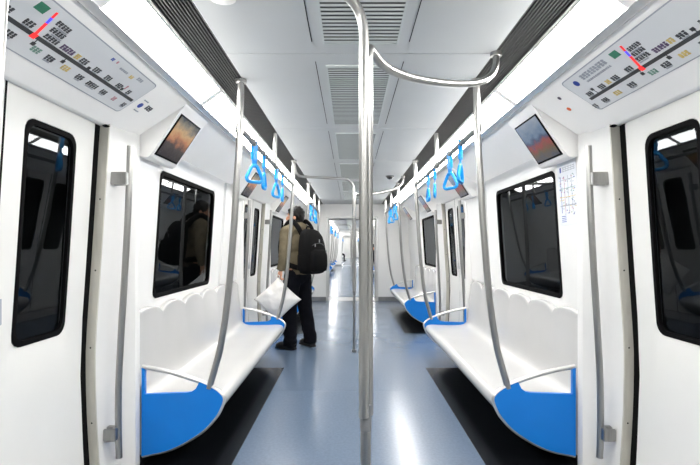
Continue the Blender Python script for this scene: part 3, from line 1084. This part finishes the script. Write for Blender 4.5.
left_names = [(1.25, .455, 2, 'ink'), (1.345, .455, 3, 'ink'), (1.46, .455, 2, 'ink'), (1.553, .455, 3, 'ink'), (1.765, .455, 5, 'purple'), (1.828, .455, 2, 'yellow'), (1.875, .455, 3, 'ink'), (1.968, .455, 3, 'ink'),
              (2.061, .455, 3, 'ink'), (2.159, .455, 3, 'ink'), (2.249, .455, 2, 'ink'), (2.205, .42, 1, 'pink'),
              (1.40, .638, 3, 'ink'), (1.545, .638, 3, 'ink'), (1.672, .638, 3, 'greenpale'), (1.749, .638, 3, 'ink'), (1.845, .638, 3, 'yellow'), (1.943, .638, 3, 'ink'), (2.037, .638, 5, 'ink'), (2.131, .638, 3, 'ink'), (2.225, .638, 2, 'pink'), (2.318, .638, 2, 'ink')]
route_map(-1, dict(panel=(1.19, 2.35, 0.163, 0.765), line_end=2.335, red=((1.609, .53), (1.582, .22)), green=(1.528, .27), side=[(1.655, .29), (1.665, .375), (1.672, .46)],
                   names=left_names, ticks=[(1.80, .59, 0), (1.635, .60, 0), (1.922, .49, 0), (2.19, .47, 0)],
                   extra=[(1.967, .24, 2, 'logo', .02, .04), (2.003, .235, 1, 'pink', .012, .04), (2.154, .275, 2, 'yellow', .03, .05), (2.08, .27, 5, 'inkpale', .07, .03), (2.216, .235, 3, 'inkpale', .05, .05)],
                   ), 'grey-white route map strip above the left door with red-lit branch')
right_names = [(2.273, .455, 3, 'ink'), (2.168, .455, 3, 'ink'), (2.110, .45, 2, 'yellow'), (2.057, .455, 3, 'ink'), (1.955, .455, 3, 'ink'), (1.75, .44, 5, 'purple'), (1.692, .44, 2, 'yellow'), (1.64, .45, 3, 'ink'), (1.535, .45, 3, 'ink'), (1.40, .45, 3, 'ink'),
               (2.335, .64, 2, 'ink'), (2.243, .638, 3, 'ink'), (2.139, .638, 3, 'yellow'), (2.032, .638, 3, 'ink'), (1.886, .635, 3, 'greenpale'), (1.81, .635, 3, 'ink'), (1.711, .635, 3, 'yellow'), (1.61, .635, 3, 'ink'), (1.45, .635, 3, 'ink')]
route_map(1, dict(panel=(1.19, 2.345, 0.125, 0.725), line_end=2.310, red=((1.906, .53), (1.864, .18)), green=(1.927, .22), side=[(1.825, .27), (1.835, .345), (1.845, .42)],
                  names=right_names, ticks=[(1.764, .585, 0), (1.589, .46, 0), (1.927, .59, 0), (2.225, .42, 0)],
                  extra=[(2.10, .215, 9, 'inkpale', .21, .085), (2.10, .30, 14, 'inkpale', .20, .028)], dots=[(2.262, .235, .017, 'logo')]),
          'grey-white route map strip above the right door with blue emblem and heading')

def cove_sticker(s, y, t, rad, ink, label, text=None, name='sticker'):
    ox, oy, oz = s * cove_pt(t)[0], y, cove_pt(t)[1]
    r = tag(empty(name, (ox, oy, oz)), label, 'sticker')
    L = 0.3639
    lp = []
    for hh in (0.0, 0.0015):
        l = []
        for j in range(16):
            an = 2 * PI * j / 16
            x, z = cove_pt(t + rad / L * math.sin(an), hh)
            l.append((s * x - ox, rad * math.cos(an), z - oz))
        lp.append(l)
    MB().loft(lp, caps=True).build('disc', M[ink], r, angle=0)
    if text:
        def ff(mb, y0, y1, t0, t1, h):
            p = []
            for hh in (0.0, 0.0015):
                for (tt, yy) in ((t0, y0), (t1, y0), (t1, y1), (t0, y1)):
                    x, z = cove_pt(tt, hh)
                    p.append((s * x - ox, yy - oy, z - oz))
            mb.add(p, [(0, 1, 2, 3), (7, 6, 5, 4), (0, 4, 5, 1), (1, 5, 6, 2), (2, 6, 7, 3), (3, 7, 4, 0)])
        for (dy, dt, n, wy, wt, ik) in text:
            glyphs(n, wy, wt, y + dy, t + dt, 0.0015, ff, random.Random(3)).build('print_mark', M[ik], r, angle=0)
    return r
cove_sticker(-1, 2.425, .52, .017, 'logo', 'blue round logo sticker with grey print beside the left route map', [(0.078, -0.03, 3, .062, .085, 'ink'), (0.02, 0.10, 3, .05, .02, 'inkpale'), (0.0, -0.10, 3, .05, .02, 'inkpale')])
cove_sticker(1, 2.475, .27, .011, 'navy', 'dark round sticker beside the right route map')
cove_sticker(1, 2.514, .486, .013, 'orange', 'orange round sticker below the dark one beside the right route map')
# tiny black sensor under each door header
for s in (1, -1):
    o = tag(MB().ball((0, 0, 0), 0.016, (1, 1.4, 0.4), 12).build('door_sensor', M['dark']), f'tiny black sensor under the header of the nearest {SIDE[s]} door', 'sensor')
    o.location = (s * 1.243, 2.40, 1.808)

# ------------------------------------------------------------------ transit poster on the right wall
pr = tag(empty('wall_poster', (1.25, 3.0, 1.36)), 'white transit network poster on the right wall beside the window', 'poster')
def pq(mb, y0, y1, z0, z1, h0, h1):
    p = []
    for hh in (h0, h1):
        for (y, z) in ((y0, z0), (y1, z0), (y1, z1), (y0, z1)):
            p.append((Ps(z) - hh - 1.25, y - 3.0, z - 1.36))
    return mb.add(p, [(0, 1, 2, 3), (7, 6, 5, 4), (0, 4, 5, 1), (1, 5, 6, 2), (2, 6, 7, 3), (3, 7, 4, 0)])
pq(MB(), 2.79, 3.04, 1.345, 1.725, 0.002, 0.0035).build('sheet', M['paper'], pr, angle=0)
pq(MB(), 2.985, 3.005, 1.665, 1.695, 0.0036, 0.0046).build('emblem', M['logo'], pr, angle=0)
mb = MB()
for i in range(5):
    y = 2.97 - i * 0.034
    for k in range(3):
        pq(mb, y - 0.026, y, 1.666 + k * 0.011, 1.671 + k * 0.011, 0.0036, 0.0044)
mb.build('heading', M['inkpale'], pr, angle=0)
rnd = random.Random(11)
for k, ink in enumerate(['inkpale', 'inkpale', 'yellow', 'inkpale', 'greenpale', 'pink', 'inkpale', 'logo']):
    mb = MB()
    if k % 2 == 0:
        z = 1.46 + k * 0.026
        pq(mb, 2.81, 3.02, z, z + (0.006 if k == 0 else 0.003), 0.0036, 0.0044)
    else:
        y = 2.83 + k * 0.024
        pq(mb, y, y + 0.004, 1.42, 1.64, 0.0036, 0.0044)
    for j in range(10):
        y = 2.81 + rnd.random() * 0.2
        z = 1.40 + rnd.random() * 0.24
        pq(mb, y, y + 0.014, z, z + 0.005, 0.0036, 0.0043)
    mb.build('network_line', M[ink], pr, angle=0)
mb = MB()
for j in range(4):
    pq(mb, 2.95 - j * 0.0, 3.01, 1.365 + j * 0.011, 1.369 + j * 0.011, 0.0036, 0.0043)
mb.build('small_print', M['logo'], pr, angle=0)

# ------------------------------------------------------------------ small ceiling fittings
dm = tag(empty('security_dome', (0.48, 6.5, 2.15)), 'small black security dome under the ceiling above the right-hand aisle', 'camera')
MB().tube([(0, 0, 0), (0, 0, -0.015)], 0.055, 18).build('mount_ring', M['dome'], dm)
MB().ball((0, 0, -0.012), 0.046, (1, 1, 0.75), 18).build('dome', M['dome'], dm)
sp = tag(empty('ceiling_speaker', (-0.524, 1.83, 2.15)), 'round white ceiling fitting near the left grille', 'fitting')
MB().tube([(0, 0, 0), (0, 0, -0.006), (0, 0, -0.009)], [0.05, 0.05, 0.044], 20).build('rim', M['cove'], sp)

# ------------------------------------------------------------------ people
def remeshed(mb, voxel, smooth=4):
    me = bpy.data.meshes.new('tmp')
    me.from_pydata(mb.v, [], mb.f)
    bm = bmesh.new()
    bm.from_mesh(me)
    bmesh.ops.recalc_face_normals(bm, faces=bm.faces)
    bm.to_mesh(me)
    bm.free()
    o = bpy.data.objects.new('tmp', me)
    C.objects.link(o)
    md = o.modifiers.new('r', 'REMESH')
    md.mode = 'VOXEL'
    md.voxel_size = voxel
    sm_ = o.modifiers.new('s', 'SMOOTH')
    sm_.iterations = smooth
    sm_.factor = 0.5
    dg = bpy.context.evaluated_depsgraph_get()
    res = bpy.data.meshes.new_from_object(o.evaluated_get(dg))
    bpy.data.objects.remove(o)
    bpy.data.meshes.remove(me)
    res.polygons.foreach_set('use_smooth', [True] * len(res.polygons))
    return res

def add_mesh(name, me, m, parent):
    me.materials.clear()
    me.materials.append(m)
    me.name = name
    return inst(name, me, parent)

def limb(mb, pts, rs, n=12):
    P_ = crom(pts, 5)
    R2 = []
    for i in range(len(pts) - 1):
        for k in range(5):
            t = k / 5
            R2.append(rs[i] + (rs[i + 1] - rs[i]) * t)
    R2.append(rs[-1])
    mb.tube(P_, R2, n)
    mb.ball(pts[0], rs[0], seg=10)
    mb.ball(pts[-1], rs[-1], seg=10)
    return mb

def head_parts(mb, hc, fdir, up=Vector((0, 0, 1)), s=1.0):
    """head solid: hc centre, fdir horizontal facing"""
    f = Vector(fdir).normalized()
    rgt = f.cross(up).normalized()
    rot = Matrix((rgt, f, up)).transposed()
    q = lambda x, y, z: Vector(hc) + rot @ Vector((x * s, y * s, z * s))
    mb.ball(q(0, -0.008, 0.022), 0.088 * s, (0.86, 1.06, 1.0), 16, rot)
    mb.ball(q(0, 0.022, -0.045), 0.064 * s, (0.88, 0.95, 1.05), 14, rot)
    mb.ball(q(0, 0.050, -0.088), 0.028 * s, (1.1, 0.8, 0.8), 10, rot)
    mb.tube([q(0, 0.084, 0.012), q(0, 0.102, -0.022), q(0, 0.088, -0.034)], [0.008 * s, 0.013 * s, 0.012 * s], 8)
    for e in (-1, 1):
        mb.ball(q(e * 0.078, -0.008, -0.012), 0.026 * s, (0.35, 0.7, 1.1), 10, rot)
        mb.ball(q(e * 0.030, 0.074, 0.030), 0.018 * s, (1.3, 0.5, 0.5), 8, rot)
    mb.tube([q(-0.022, 0.078, -0.060), q(0, 0.084, -0.060), q(0.022, 0.078, -0.060)], 0.009 * s, 8)
    return q, rot

def hand(mb, wrist, d, side, curl=0.6, s=1.0):
    """palm and five fingers; d = direction of the hand, side = direction the thumb leaves"""
    d = Vector(d).normalized()
    side = Vector(side).normalized()
    pn = d.cross(side).normalized()
    w_ = Vector(wrist)
    mb.tube([w_, w_ + d * 0.045 * s, w_ + d * 0.085 * s], [0.024 * s, 0.036 * s, 0.034 * s], 10, flat=0.5)
    for i, (o, L) in enumerate(((0.030, 0.066), (0.010, 0.076), (-0.010, 0.071), (-0.029, 0.055))):
        b = w_ + d * 0.078 * s + side * o * s
        d1 = (d * math.cos(curl * 0.6) + pn * math.sin(curl * 0.6))
        d2 = (d * math.cos(curl * 1.7) + pn * math.sin(curl * 1.7))
        d3 = (d * math.cos(curl * 2.6) + pn * math.sin(curl * 2.6))
        p1 = b + d1 * L * 0.45 * s
        p2 = p1 + d2 * L * 0.33 * s
        p3 = p2 + d3 * L * 0.27 * s
        mb.tube([b, p1, p2, p3], [0.0095 * s, 0.009 * s, 0.0085 * s, 0.007 * s], 8)
        mb.ball(p3, 0.007 * s, seg=8)
    b = w_ + d * 0.025 * s + side * 0.026 * s
    p1 = b + (d * 0.7 + side * 0.7).normalized() * 0.032 * s
    p2 = p1 + (d * 0.9 + side * 0.2 + pn * 0.4).normalized() * 0.028 * s
    mb.tube([b, p1, p2], [0.012 * s, 0.0105 * s, 0.008 * s], 8)
    mb.ball(p2, 0.008 * s, seg=8)

def standing_man():
    r = tag(empty('person', (-0.67, 5.84, 0), math.radians(50)), 'standing man in olive jacket and dark trousers facing the left doors, holding a white bag', 'person')
    # local frame: +y is where he faces, +x his right
    hipL, hipR = (-0.085, 0.0, 0.86), (0.085, 0.0, 0.86)
    kneeL, kneeR = (-0.105, 0.03, 0.46), (0.125, 0.0, 0.46)
    ankL, ankR = (-0.125, -0.005, 0.085), (0.165, -0.05, 0.085)
    shL, shR = (-0.185, 0.0, 1.375), (0.185, 0.0, 1.375)
    elL, elR = (-0.245, -0.03, 1.11), (0.235, 0.04, 1.11)
    wrL, wrR = (-0.255, 0.015, 0.94), (0.20, 0.19, 0.95)
    hc = Vector((-0.005, 0.045, 1.565))
    fd = Vector((-0.60, 0.80, 0))
    b = MB()
    q, rot = head_parts(b, hc, fd)
    limb(b, [(0, 0.0, 1.40), (0, 0.015, 1.47), (0, 0.03, 1.53)], [0.058, 0.052, 0.055])
    b.ball((0, 0, 1.24), 0.17, (0.95, 0.6, 1.0), 16)
    b.ball((0, 0.0, 1.06), 0.15, (0.95, 0.65, 1.1), 16)
    b.ball((0, 0, 0.92), 0.155, (1.0, 0.68, 0.75), 16)
    b.tube([shL, (0, 0, 1.42), shR], [0.06, 0.085, 0.06], 12)
    limb(b, [shL, elL, wrL], [0.055, 0.043, 0.027])
    limb(b, [shR, elR, wrR], [0.055, 0.043, 0.027])
    limb(b, [hipL, kneeL, ankL], [0.085, 0.056, 0.038])
    limb(b, [hipR, kneeR, ankR], [0.085, 0.056, 0.038])
    for a in (ankL, ankR):
        b.tube([(a[0], a[1] - 0.03, 0.05), (a[0], a[1] + 0.05, 0.05), (a[0], a[1] + 0.11, 0.04)], [0.026, 0.026, 0.018], 10)
        b.tube([(a[0], a[1], 0.05), a], [0.028, 0.036], 10)
    hand(b, wrL, (0.05, 0.35, -0.95), (0.35, 0.9, 0.3), 0.75)
    hand(b, wrR, (-0.05, 0.45, -0.9), (-0.35, 0.9, 0.4), 0.5)
    add_mesh('body', remeshed(b, 0.0065, 3), M['skin'], r)
    for e in (-1, 1):
        ey = MB().ball(q(e * 0.030, 0.0765, 0.016), 0.0115, (1.2, 0.6, 0.75), 10, rot).build('eye', M['eye'], r)
        MB().ball(q(e * 0.030, 0.0835, 0.016), 0.0055, (1, 0.5, 1), 8, rot).build('iris', M['dark'], ey)
        MB().tube([q(e * 0.014, 0.090, 0.036), q(e * 0.032, 0.088, 0.041), q(e * 0.050, 0.074, 0.036)], [0.003, 0.0042, 0.002], 6).build('eyebrow', M['hair'], r)
    MB().tube([q(-0.022, 0.084, -0.061), q(0, 0.091, -0.060), q(0.022, 0.084, -0.061)], [0.003, 0.006, 0.003], 8).build('mouth', M['lip'], r)
    # hair: cap with a ragged nape
    h = MB()
    h.ball(q(0, -0.018, 0.040), 0.095, (0.94, 1.05, 0.97), 16, rot)
    h.ball(q(0, -0.048, -0.005), 0.078, (0.98, 0.85, 1.05), 16, rot)
    h.ball(q(0, 0.045, 0.082), 0.045, (1.35, 0.9, 0.6), 12, rot)
    for e in (-1, 1):
        h.ball(q(e * 0.068, 0.01, 0.028), 0.032, (0.55, 1.0, 1.3), 10, rot)
    for i in range(40):
        a = random.uniform(0, 2 * PI)
        zz = random.uniform(0.0, 0.12)
        yy = -0.02 + 0.085 * math.sin(a)
        xx = 0.083 * math.cos(a)
        if yy > 0.03 and zz < 0.07: continue
        kf = math.sqrt(max(0.1, 1 - max(0, zz - 0.03) ** 2 / 0.0105))
        h.ball(q(xx * kf, yy * kf - 0.005, zz), 0.016, (1, 1, 1.2), 6)
    add_mesh('hair', remeshed(h, 0.007, 2), M['hair'], r)
    # jacket
    j = MB()
    j.ball((0, -0.005, 1.25), 0.20, (0.99, 0.66, 0.95), 16)
    j.ball((0, 0.0, 1.06), 0.19, (1.02, 0.72, 0.85), 16)
    j.tube([(0, 0, 0.885), (0, 0, 0.97), (0, 0, 1.15)], [0.185, 0.19, 0.185], 20, flat=0.72)
    j.tube([shL, (0, -0.005, 1.425), shR], [0.078, 0.10, 0.078], 14)
    j.tube([(0, 0.0, 1.41), (0, 0.012, 1.47)], [0.09, 0.074], 14)
    limb(j, [shL, elL, (-0.254, 0.005, 0.97)], [0.080, 0.066, 0.050])
    limb(j, [shR, elR, (0.205, 0.165, 0.98)], [0.080, 0.066, 0.050])
    jm_ = remeshed(j, 0.010, 4)
    for v in jm_.vertices:   # cloth creases
        v.co += v.normal * (0.006 * noise.noise(v.co * 14) + 0.004 * noise.noise(v.co * 30 + Vector((4, 1, 2))))
    jk = add_mesh('jacket', jm_, M['jacket'], r)
    col = MB()
    N = 26
    lps = []
    for (zz, rr, th) in ((1.425, 0.088, 0), (1.465, 0.088, 0), (1.505, 0.086, 0), (1.510, 0.078, 0), (1.47, 0.072, 0)):
        lps.append([(math.cos(2 * PI * k / N) * rr, 0.012 + math.sin(2 * PI * k / N) * rr * 0.98 + (zz - 1.42) * 0.3, zz + 0.020 * math.sin(2 * PI * k / N) * -1) for k in range(N)])
    col.loft(lps).build('collar', M['collar'], jk)
    MB().tube([(-0.253, 0.000, 0.99), (-0.256, 0.014, 0.945)], [0.053, 0.049], 14).build('cuff', M['jacket'], jk)
    MB().tube([(0.208, 0.145, 1.0), (0.204, 0.18, 0.96)], [0.053, 0.049], 14).build('cuff', M['jacket'], jk)
    # trousers
    t = MB()
    t.ball((0, 0, 0.88), 0.165, (1.03, 0.74, 0.8), 16)
    for hp_, kn, an in ((hipL, kneeL, ankL), (hipR, kneeR, ankR)):
        limb(t, [hp_, kn, (an[0], an[1], 0.10)], [0.105, 0.088, 0.078], 14)
        t.tube([(an[0], an[1], 0.14), (an[0], an[1] + 0.008, 0.055)], [0.078, 0.082], 14)
    tm = remeshed(t, 0.010, 3)
    for v in tm.vertices:
        k_ = 0.006 if v.co.z > 0.35 else 0.010
        v.co += v.normal * (k_ * noise.noise(Vector((v.co.x * 9, v.co.y * 9, v.co.z * 22))))
    add_mesh('trousers', tm, M['trouser'], r)
    for a, ang in ((ankL, 0.25), (ankR, -0.15)):
        s_ = MB()
        s_.tube([(0, -0.075, 0.045), (0, -0.02, 0.055), (0, 0.06, 0.05), (0, 0.13, 0.038), (0, 0.185, 0.030)], [0.036, 0.046, 0.047, 0.046, 0.028], 14, flat=0.95)
        s_.tube([(0, -0.02, 0.05), (0, -0.01, 0.11)], [0.045, 0.046], 12)
        s_.box(-0.042, 0.042, -0.085, 0.19, 0.001, 0.022, 0.008)
        me = remeshed(s_, 0.008, 2)
        o = add_mesh('shoe', me, M['shoe'], r)
        zmin = min(v.co.z for v in me.vertices)
        o.location = (a[0], a[1] + 0.01, -zmin)
        o.rotation_euler = (0, 0, ang)
    # backpack
    bp = tag(empty('backpack', r.location.copy(), r.rotation_euler.z), 'black nylon backpack worn on the back of the standing man', 'backpack')
    p = MB()
    N = 24
    loops = []
    for (z, wx, dy, cy) in ((0.895, 0.10, 0.05, -0.235), (0.91, 0.148, 0.088, -0.235), (0.96, 0.168, 0.108, -0.238), (1.05, 0.172, 0.115, -0.242), (1.15, 0.170, 0.112, -0.240), (1.25, 0.160, 0.102, -0.232), (1.33, 0.142, 0.088, -0.222), (1.39, 0.112, 0.068, -0.205), (1.415, 0.06, 0.04, -0.195)):
        l = []
        for k in range(N):
            a = 2 * PI * k / N
            c_, s_ = math.cos(a), math.sin(a)
            e = 0.62
            l.append((wx * math.copysign(abs(c_) ** e, c_), cy + dy * math.copysign(abs(s_) ** e, s_), z))
        loops.append(l)
    p.loft(loops, caps=True).build('pack_body', M['pack'], bp, angle=60)
    fp = MB()
    loops = []
    for (z, wx, dy) in ((0.925, 0.09, 0.025), (0.935, 0.122, 0.045), (1.00, 0.132, 0.058), (1.10, 0.130, 0.056), (1.16, 0.118, 0.044), (1.18, 0.07, 0.02)):
        l = []
        for k in range(20):
            a = 2 * PI * k / 20
            c_, s_ = math.cos(a), math.sin(a)
            l.append((wx * math.copysign(abs(c_) ** 0.6, c_), -0.335 + dy * math.copysign(abs(s_) ** 0.7, s_), z))
        loops.append(l)
    fp.loft(loops, caps=True).build('front_pocket', M['pack'], bp, angle=60)
    for e in (-1, 1):
        pts = crom([(e * 0.10, -0.165, 1.36), (e * 0.115, -0.12, 1.44), (e * 0.120, -0.02, 1.515), (e * 0.128, 0.085, 1.455), (e * 0.140, 0.150, 1.30), (e * 0.165, 0.130, 1.13), (e * 0.180, 0.0, 1.02), (e * 0.150, -0.15, 0.97)], 6)
        MB().tube(pts, 0.030, 10, flat=0.35).build('shoulder_strap', M['pack'], bp)
        sp_ = MB()
        loops = []
        for (z, wd) in ((0.94, 0.015), (0.96, 0.035), (1.08, 0.038), (1.12, 0.012)):
            loops.append([(e * (0.166 + wd * 0.6 * max(0.2, math.cos(2 * PI * k / 12))), -0.24 + 0.07 * math.sin(2 * PI * k / 12), z) for k in range(12)])
        sp_.loft(loops, caps=True).build('side_pocket', M['pack'], bp)
    MB().tube(crom([(-0.04, -0.185, 1.40), (-0.03, -0.185, 1.44), (0.03, -0.185, 1.44), (0.04, -0.185, 1.40)], 5), 0.010, 8).build('top_handle', M['pack'], bp)
    for (x, y, z) in ((0.085, -0.385, 1.165), (-0.06, -0.345, 1.235), (0.02, -0.335, 1.285)):
        MB().box(x - 0.006, x + 0.006, y - 0.006, y + 0.004, z - 0.025, z + 0.01, 0.002).build('zip_pull', M['zip'], bp)
    MB().tube(crom([(-0.13, -0.315, 1.20), (-0.05, -0.344, 1.245), (0.05, -0.344, 1.245), (0.13, -0.315, 1.20)], 5), 0.004, 6).build('zip', M['ink'], bp)
    # white bag held in his left hand
    hand_w = Matrix.Rotation(math.radians(50), 4, 'Z') @ Vector((-0.285, 0.03, 0.0))
    top = Vector((r.location.x + hand_w.x, r.location.y + hand_w.y, 0.868))
    tilt = Matrix.Rotation(math.radians(8), 4, 'Z') @ Matrix.Rotation(math.radians(1), 4, 'Y')
    base = top - tilt @ Vector((0, 0, 0.488))
    bg = tag(empty('carrier_bag', base), "puffy white cloth bag hanging cornerwise from the standing man's hand", 'bag')
    n = 22
    hw = 0.182
    fr, bk = [], []
    vs, fs = [], []
    for sgn in (-1, 1):
        base = len(vs)
        for i in range(n + 1):
            for k in range(n + 1):
                u, v = 2 * i / n - 1, 2 * k / n - 1
                puff = (max(0, 1 - u * u) * max(0, 1 - v * v)) ** 0.55 * 0.062
                cx = 1 - 0.06 * (1 - v * v) * abs(u) 
                cz = 1 - 0.06 * (1 - u * u) * abs(v)
                a, c_ = u * hw * cx, v * hw * cz
                X = (a - c_) * 0.7071 * 1.06
                Z = (a + c_) * 0.7071
                wr = 0.022 * noise.noise(Vector((X * 9, Z * 9, sgn * 3))) + 0.011 * noise.noise(Vector((X * 22, Z * 22, sgn * 5)))
                vs.append((X, sgn * (puff + wr * min(1, puff * 30)), Z + 0.225))
        for i in range(n):
            for k in range(n):
                q4 = (base + i * (n + 1) + k, base + (i + 1) * (n + 1) + k, base + (i + 1) * (n + 1) + k + 1, base + i * (n + 1) + k + 1)
                fs.append(q4 if sgn > 0 else tuple(reversed(q4)))
    bb = MB()
    bb.add(vs, fs)
    me = bb.mesh('cloth', M['bag'], angle=60)
    bm = bmesh.new()
    bm.from_mesh(me)
    bmesh.ops.remove_doubles(bm, verts=bm.verts, dist=0.0008)
    bm.to_mesh(me)
    bm.free()
    inst('cloth', me, bg)
    bg.rotation_euler = (0, math.radians(1), math.radians(8))
    MB().tube(crom([(-0.02, 0, 0.455), (-0.012, 0.0, 0.50), (0.012, 0.0, 0.50), (0.02, 0, 0.455)], 5), 0.008, 8, flat=0.6).build('handle', M['bag'], bg)
    return r
standing_man()

def seated_person(loc, rz, coat, label, lean=0.0):
    r = tag(empty('person', loc, rz), label, 'person')
    shL, shR = (-0.18, -0.02, 0.98), (0.18, -0.02, 0.98)
    b = MB()
    q, rot = head_parts(b, (0, 0.03, 1.18), (0, 1, -0.05))
    limb(b, [(0, -0.02, 1.0), (0, 0.0, 1.06), (0, 0.015, 1.12)], [0.055, 0.05, 0.052])
    b.ball((0, -0.02, 0.85), 0.16, (1, 0.65, 1.1), 14)
    b.ball((0, -0.01, 0.58), 0.15, (1.05, 0.75, 0.85), 14)
    b.tube([(0, -0.01, 0.55), (0, -0.02, 0.85)], 0.13, 12)
    b.tube([shL, (0, -0.02, 1.02), shR], [0.055, 0.075, 0.055], 10)
    for e, sh in ((-1, shL), (1, shR)):
        limb(b, [sh, (e * 0.23, 0.02, 0.74), (e * 0.12, 0.23, 0.62)], [0.05, 0.04, 0.028])
        hand(b, (e * 0.12, 0.23, 0.62), (-e * 0.5, 0.75, -0.25), (-e * 0.8, -0.4, 0.5), 0.4)
        limb(b, [(e * 0.09, 0.0, 0.53), (e * 0.11, 0.42, 0.51), (e * 0.12, 0.44, 0.09)], [0.08, 0.058, 0.04])
        b.tube([(e * 0.12, 0.40, 0.04), (e * 0.12, 0.50, 0.04), (e * 0.13, 0.60, 0.03)], [0.036, 0.036, 0.022], 10)
    add_mesh('body', remeshed(b, 0.011, 2), M['skin'], r)
    h = MB()
    h.ball(q(0, -0.018, 0.036), 0.097, (0.94, 1.05, 0.97), 14, rot)
    h.ball(q(0, -0.045, -0.01), 0.080, (0.98, 0.85, 1.1), 14, rot)
    add_mesh('hair', remeshed(h, 0.010, 2), M['hair'], r)
    j = MB()
    j.ball((0, -0.015, 0.86), 0.19, (1, 0.7, 1.0), 14)
    j.tube([(0, 0.0, 0.5), (0, -0.02, 0.85)], [0.175, 0.17], 14, flat=0.78)
    j.tube([shL, (0, -0.02, 1.03), shR], [0.07, 0.09, 0.07], 12)
    for e, sh in ((-1, shL), (1, shR)):
        limb(j, [sh, (e * 0.23, 0.02, 0.74), (e * 0.135, 0.20, 0.635)], [0.072, 0.06, 0.046])
    add_mesh('jacket', remeshed(j, 0.013, 3), M[coat], r)
    t = MB()
    for e in (-1, 1):
        limb(t, [(e * 0.09, 0.0, 0.53), (e * 0.11, 0.42, 0.51), (e * 0.12, 0.44, 0.13)], [0.098, 0.078, 0.060])
        t.tube([(e * 0.12, 0.44, 0.16), (e * 0.12, 0.44, 0.075)], [0.06, 0.062], 10)
    t.ball((0, 0, 0.54), 0.15, (1.1, 0.9, 0.75), 12)
    add_mesh('trousers', remeshed(t, 0.013, 2), M['trouser'], r)
    for e in (-1, 1):
        s_ = MB()
        s_.tube([(0, -0.06, 0.045), (0, 0.06, 0.05), (0, 0.17, 0.03)], [0.042, 0.046, 0.028], 10)
        s_.box(-0.04, 0.04, -0.08, 0.18, 0.002, 0.022, 0.006)
        o = add_mesh('shoe', remeshed(s_, 0.011, 2), M['shoe'], r)
        o.location = (e * 0.12, 0.43, 0)
    return r
seated_person((0.97, 19.95, 0.0), PI / 2, 'coatblack', 'passenger in black seated on the right beyond the gangway, nearer of two')
seated_person((0.97, 20.85, 0.0), PI / 2, 'coatflower', 'passenger in a brown patterned coat seated on the right beyond the gangway')
seated_person((-0.97, 40.0, 0.0), -PI / 2, 'coatblack', 'tiny distant passenger in black seated on the left, far down the train')
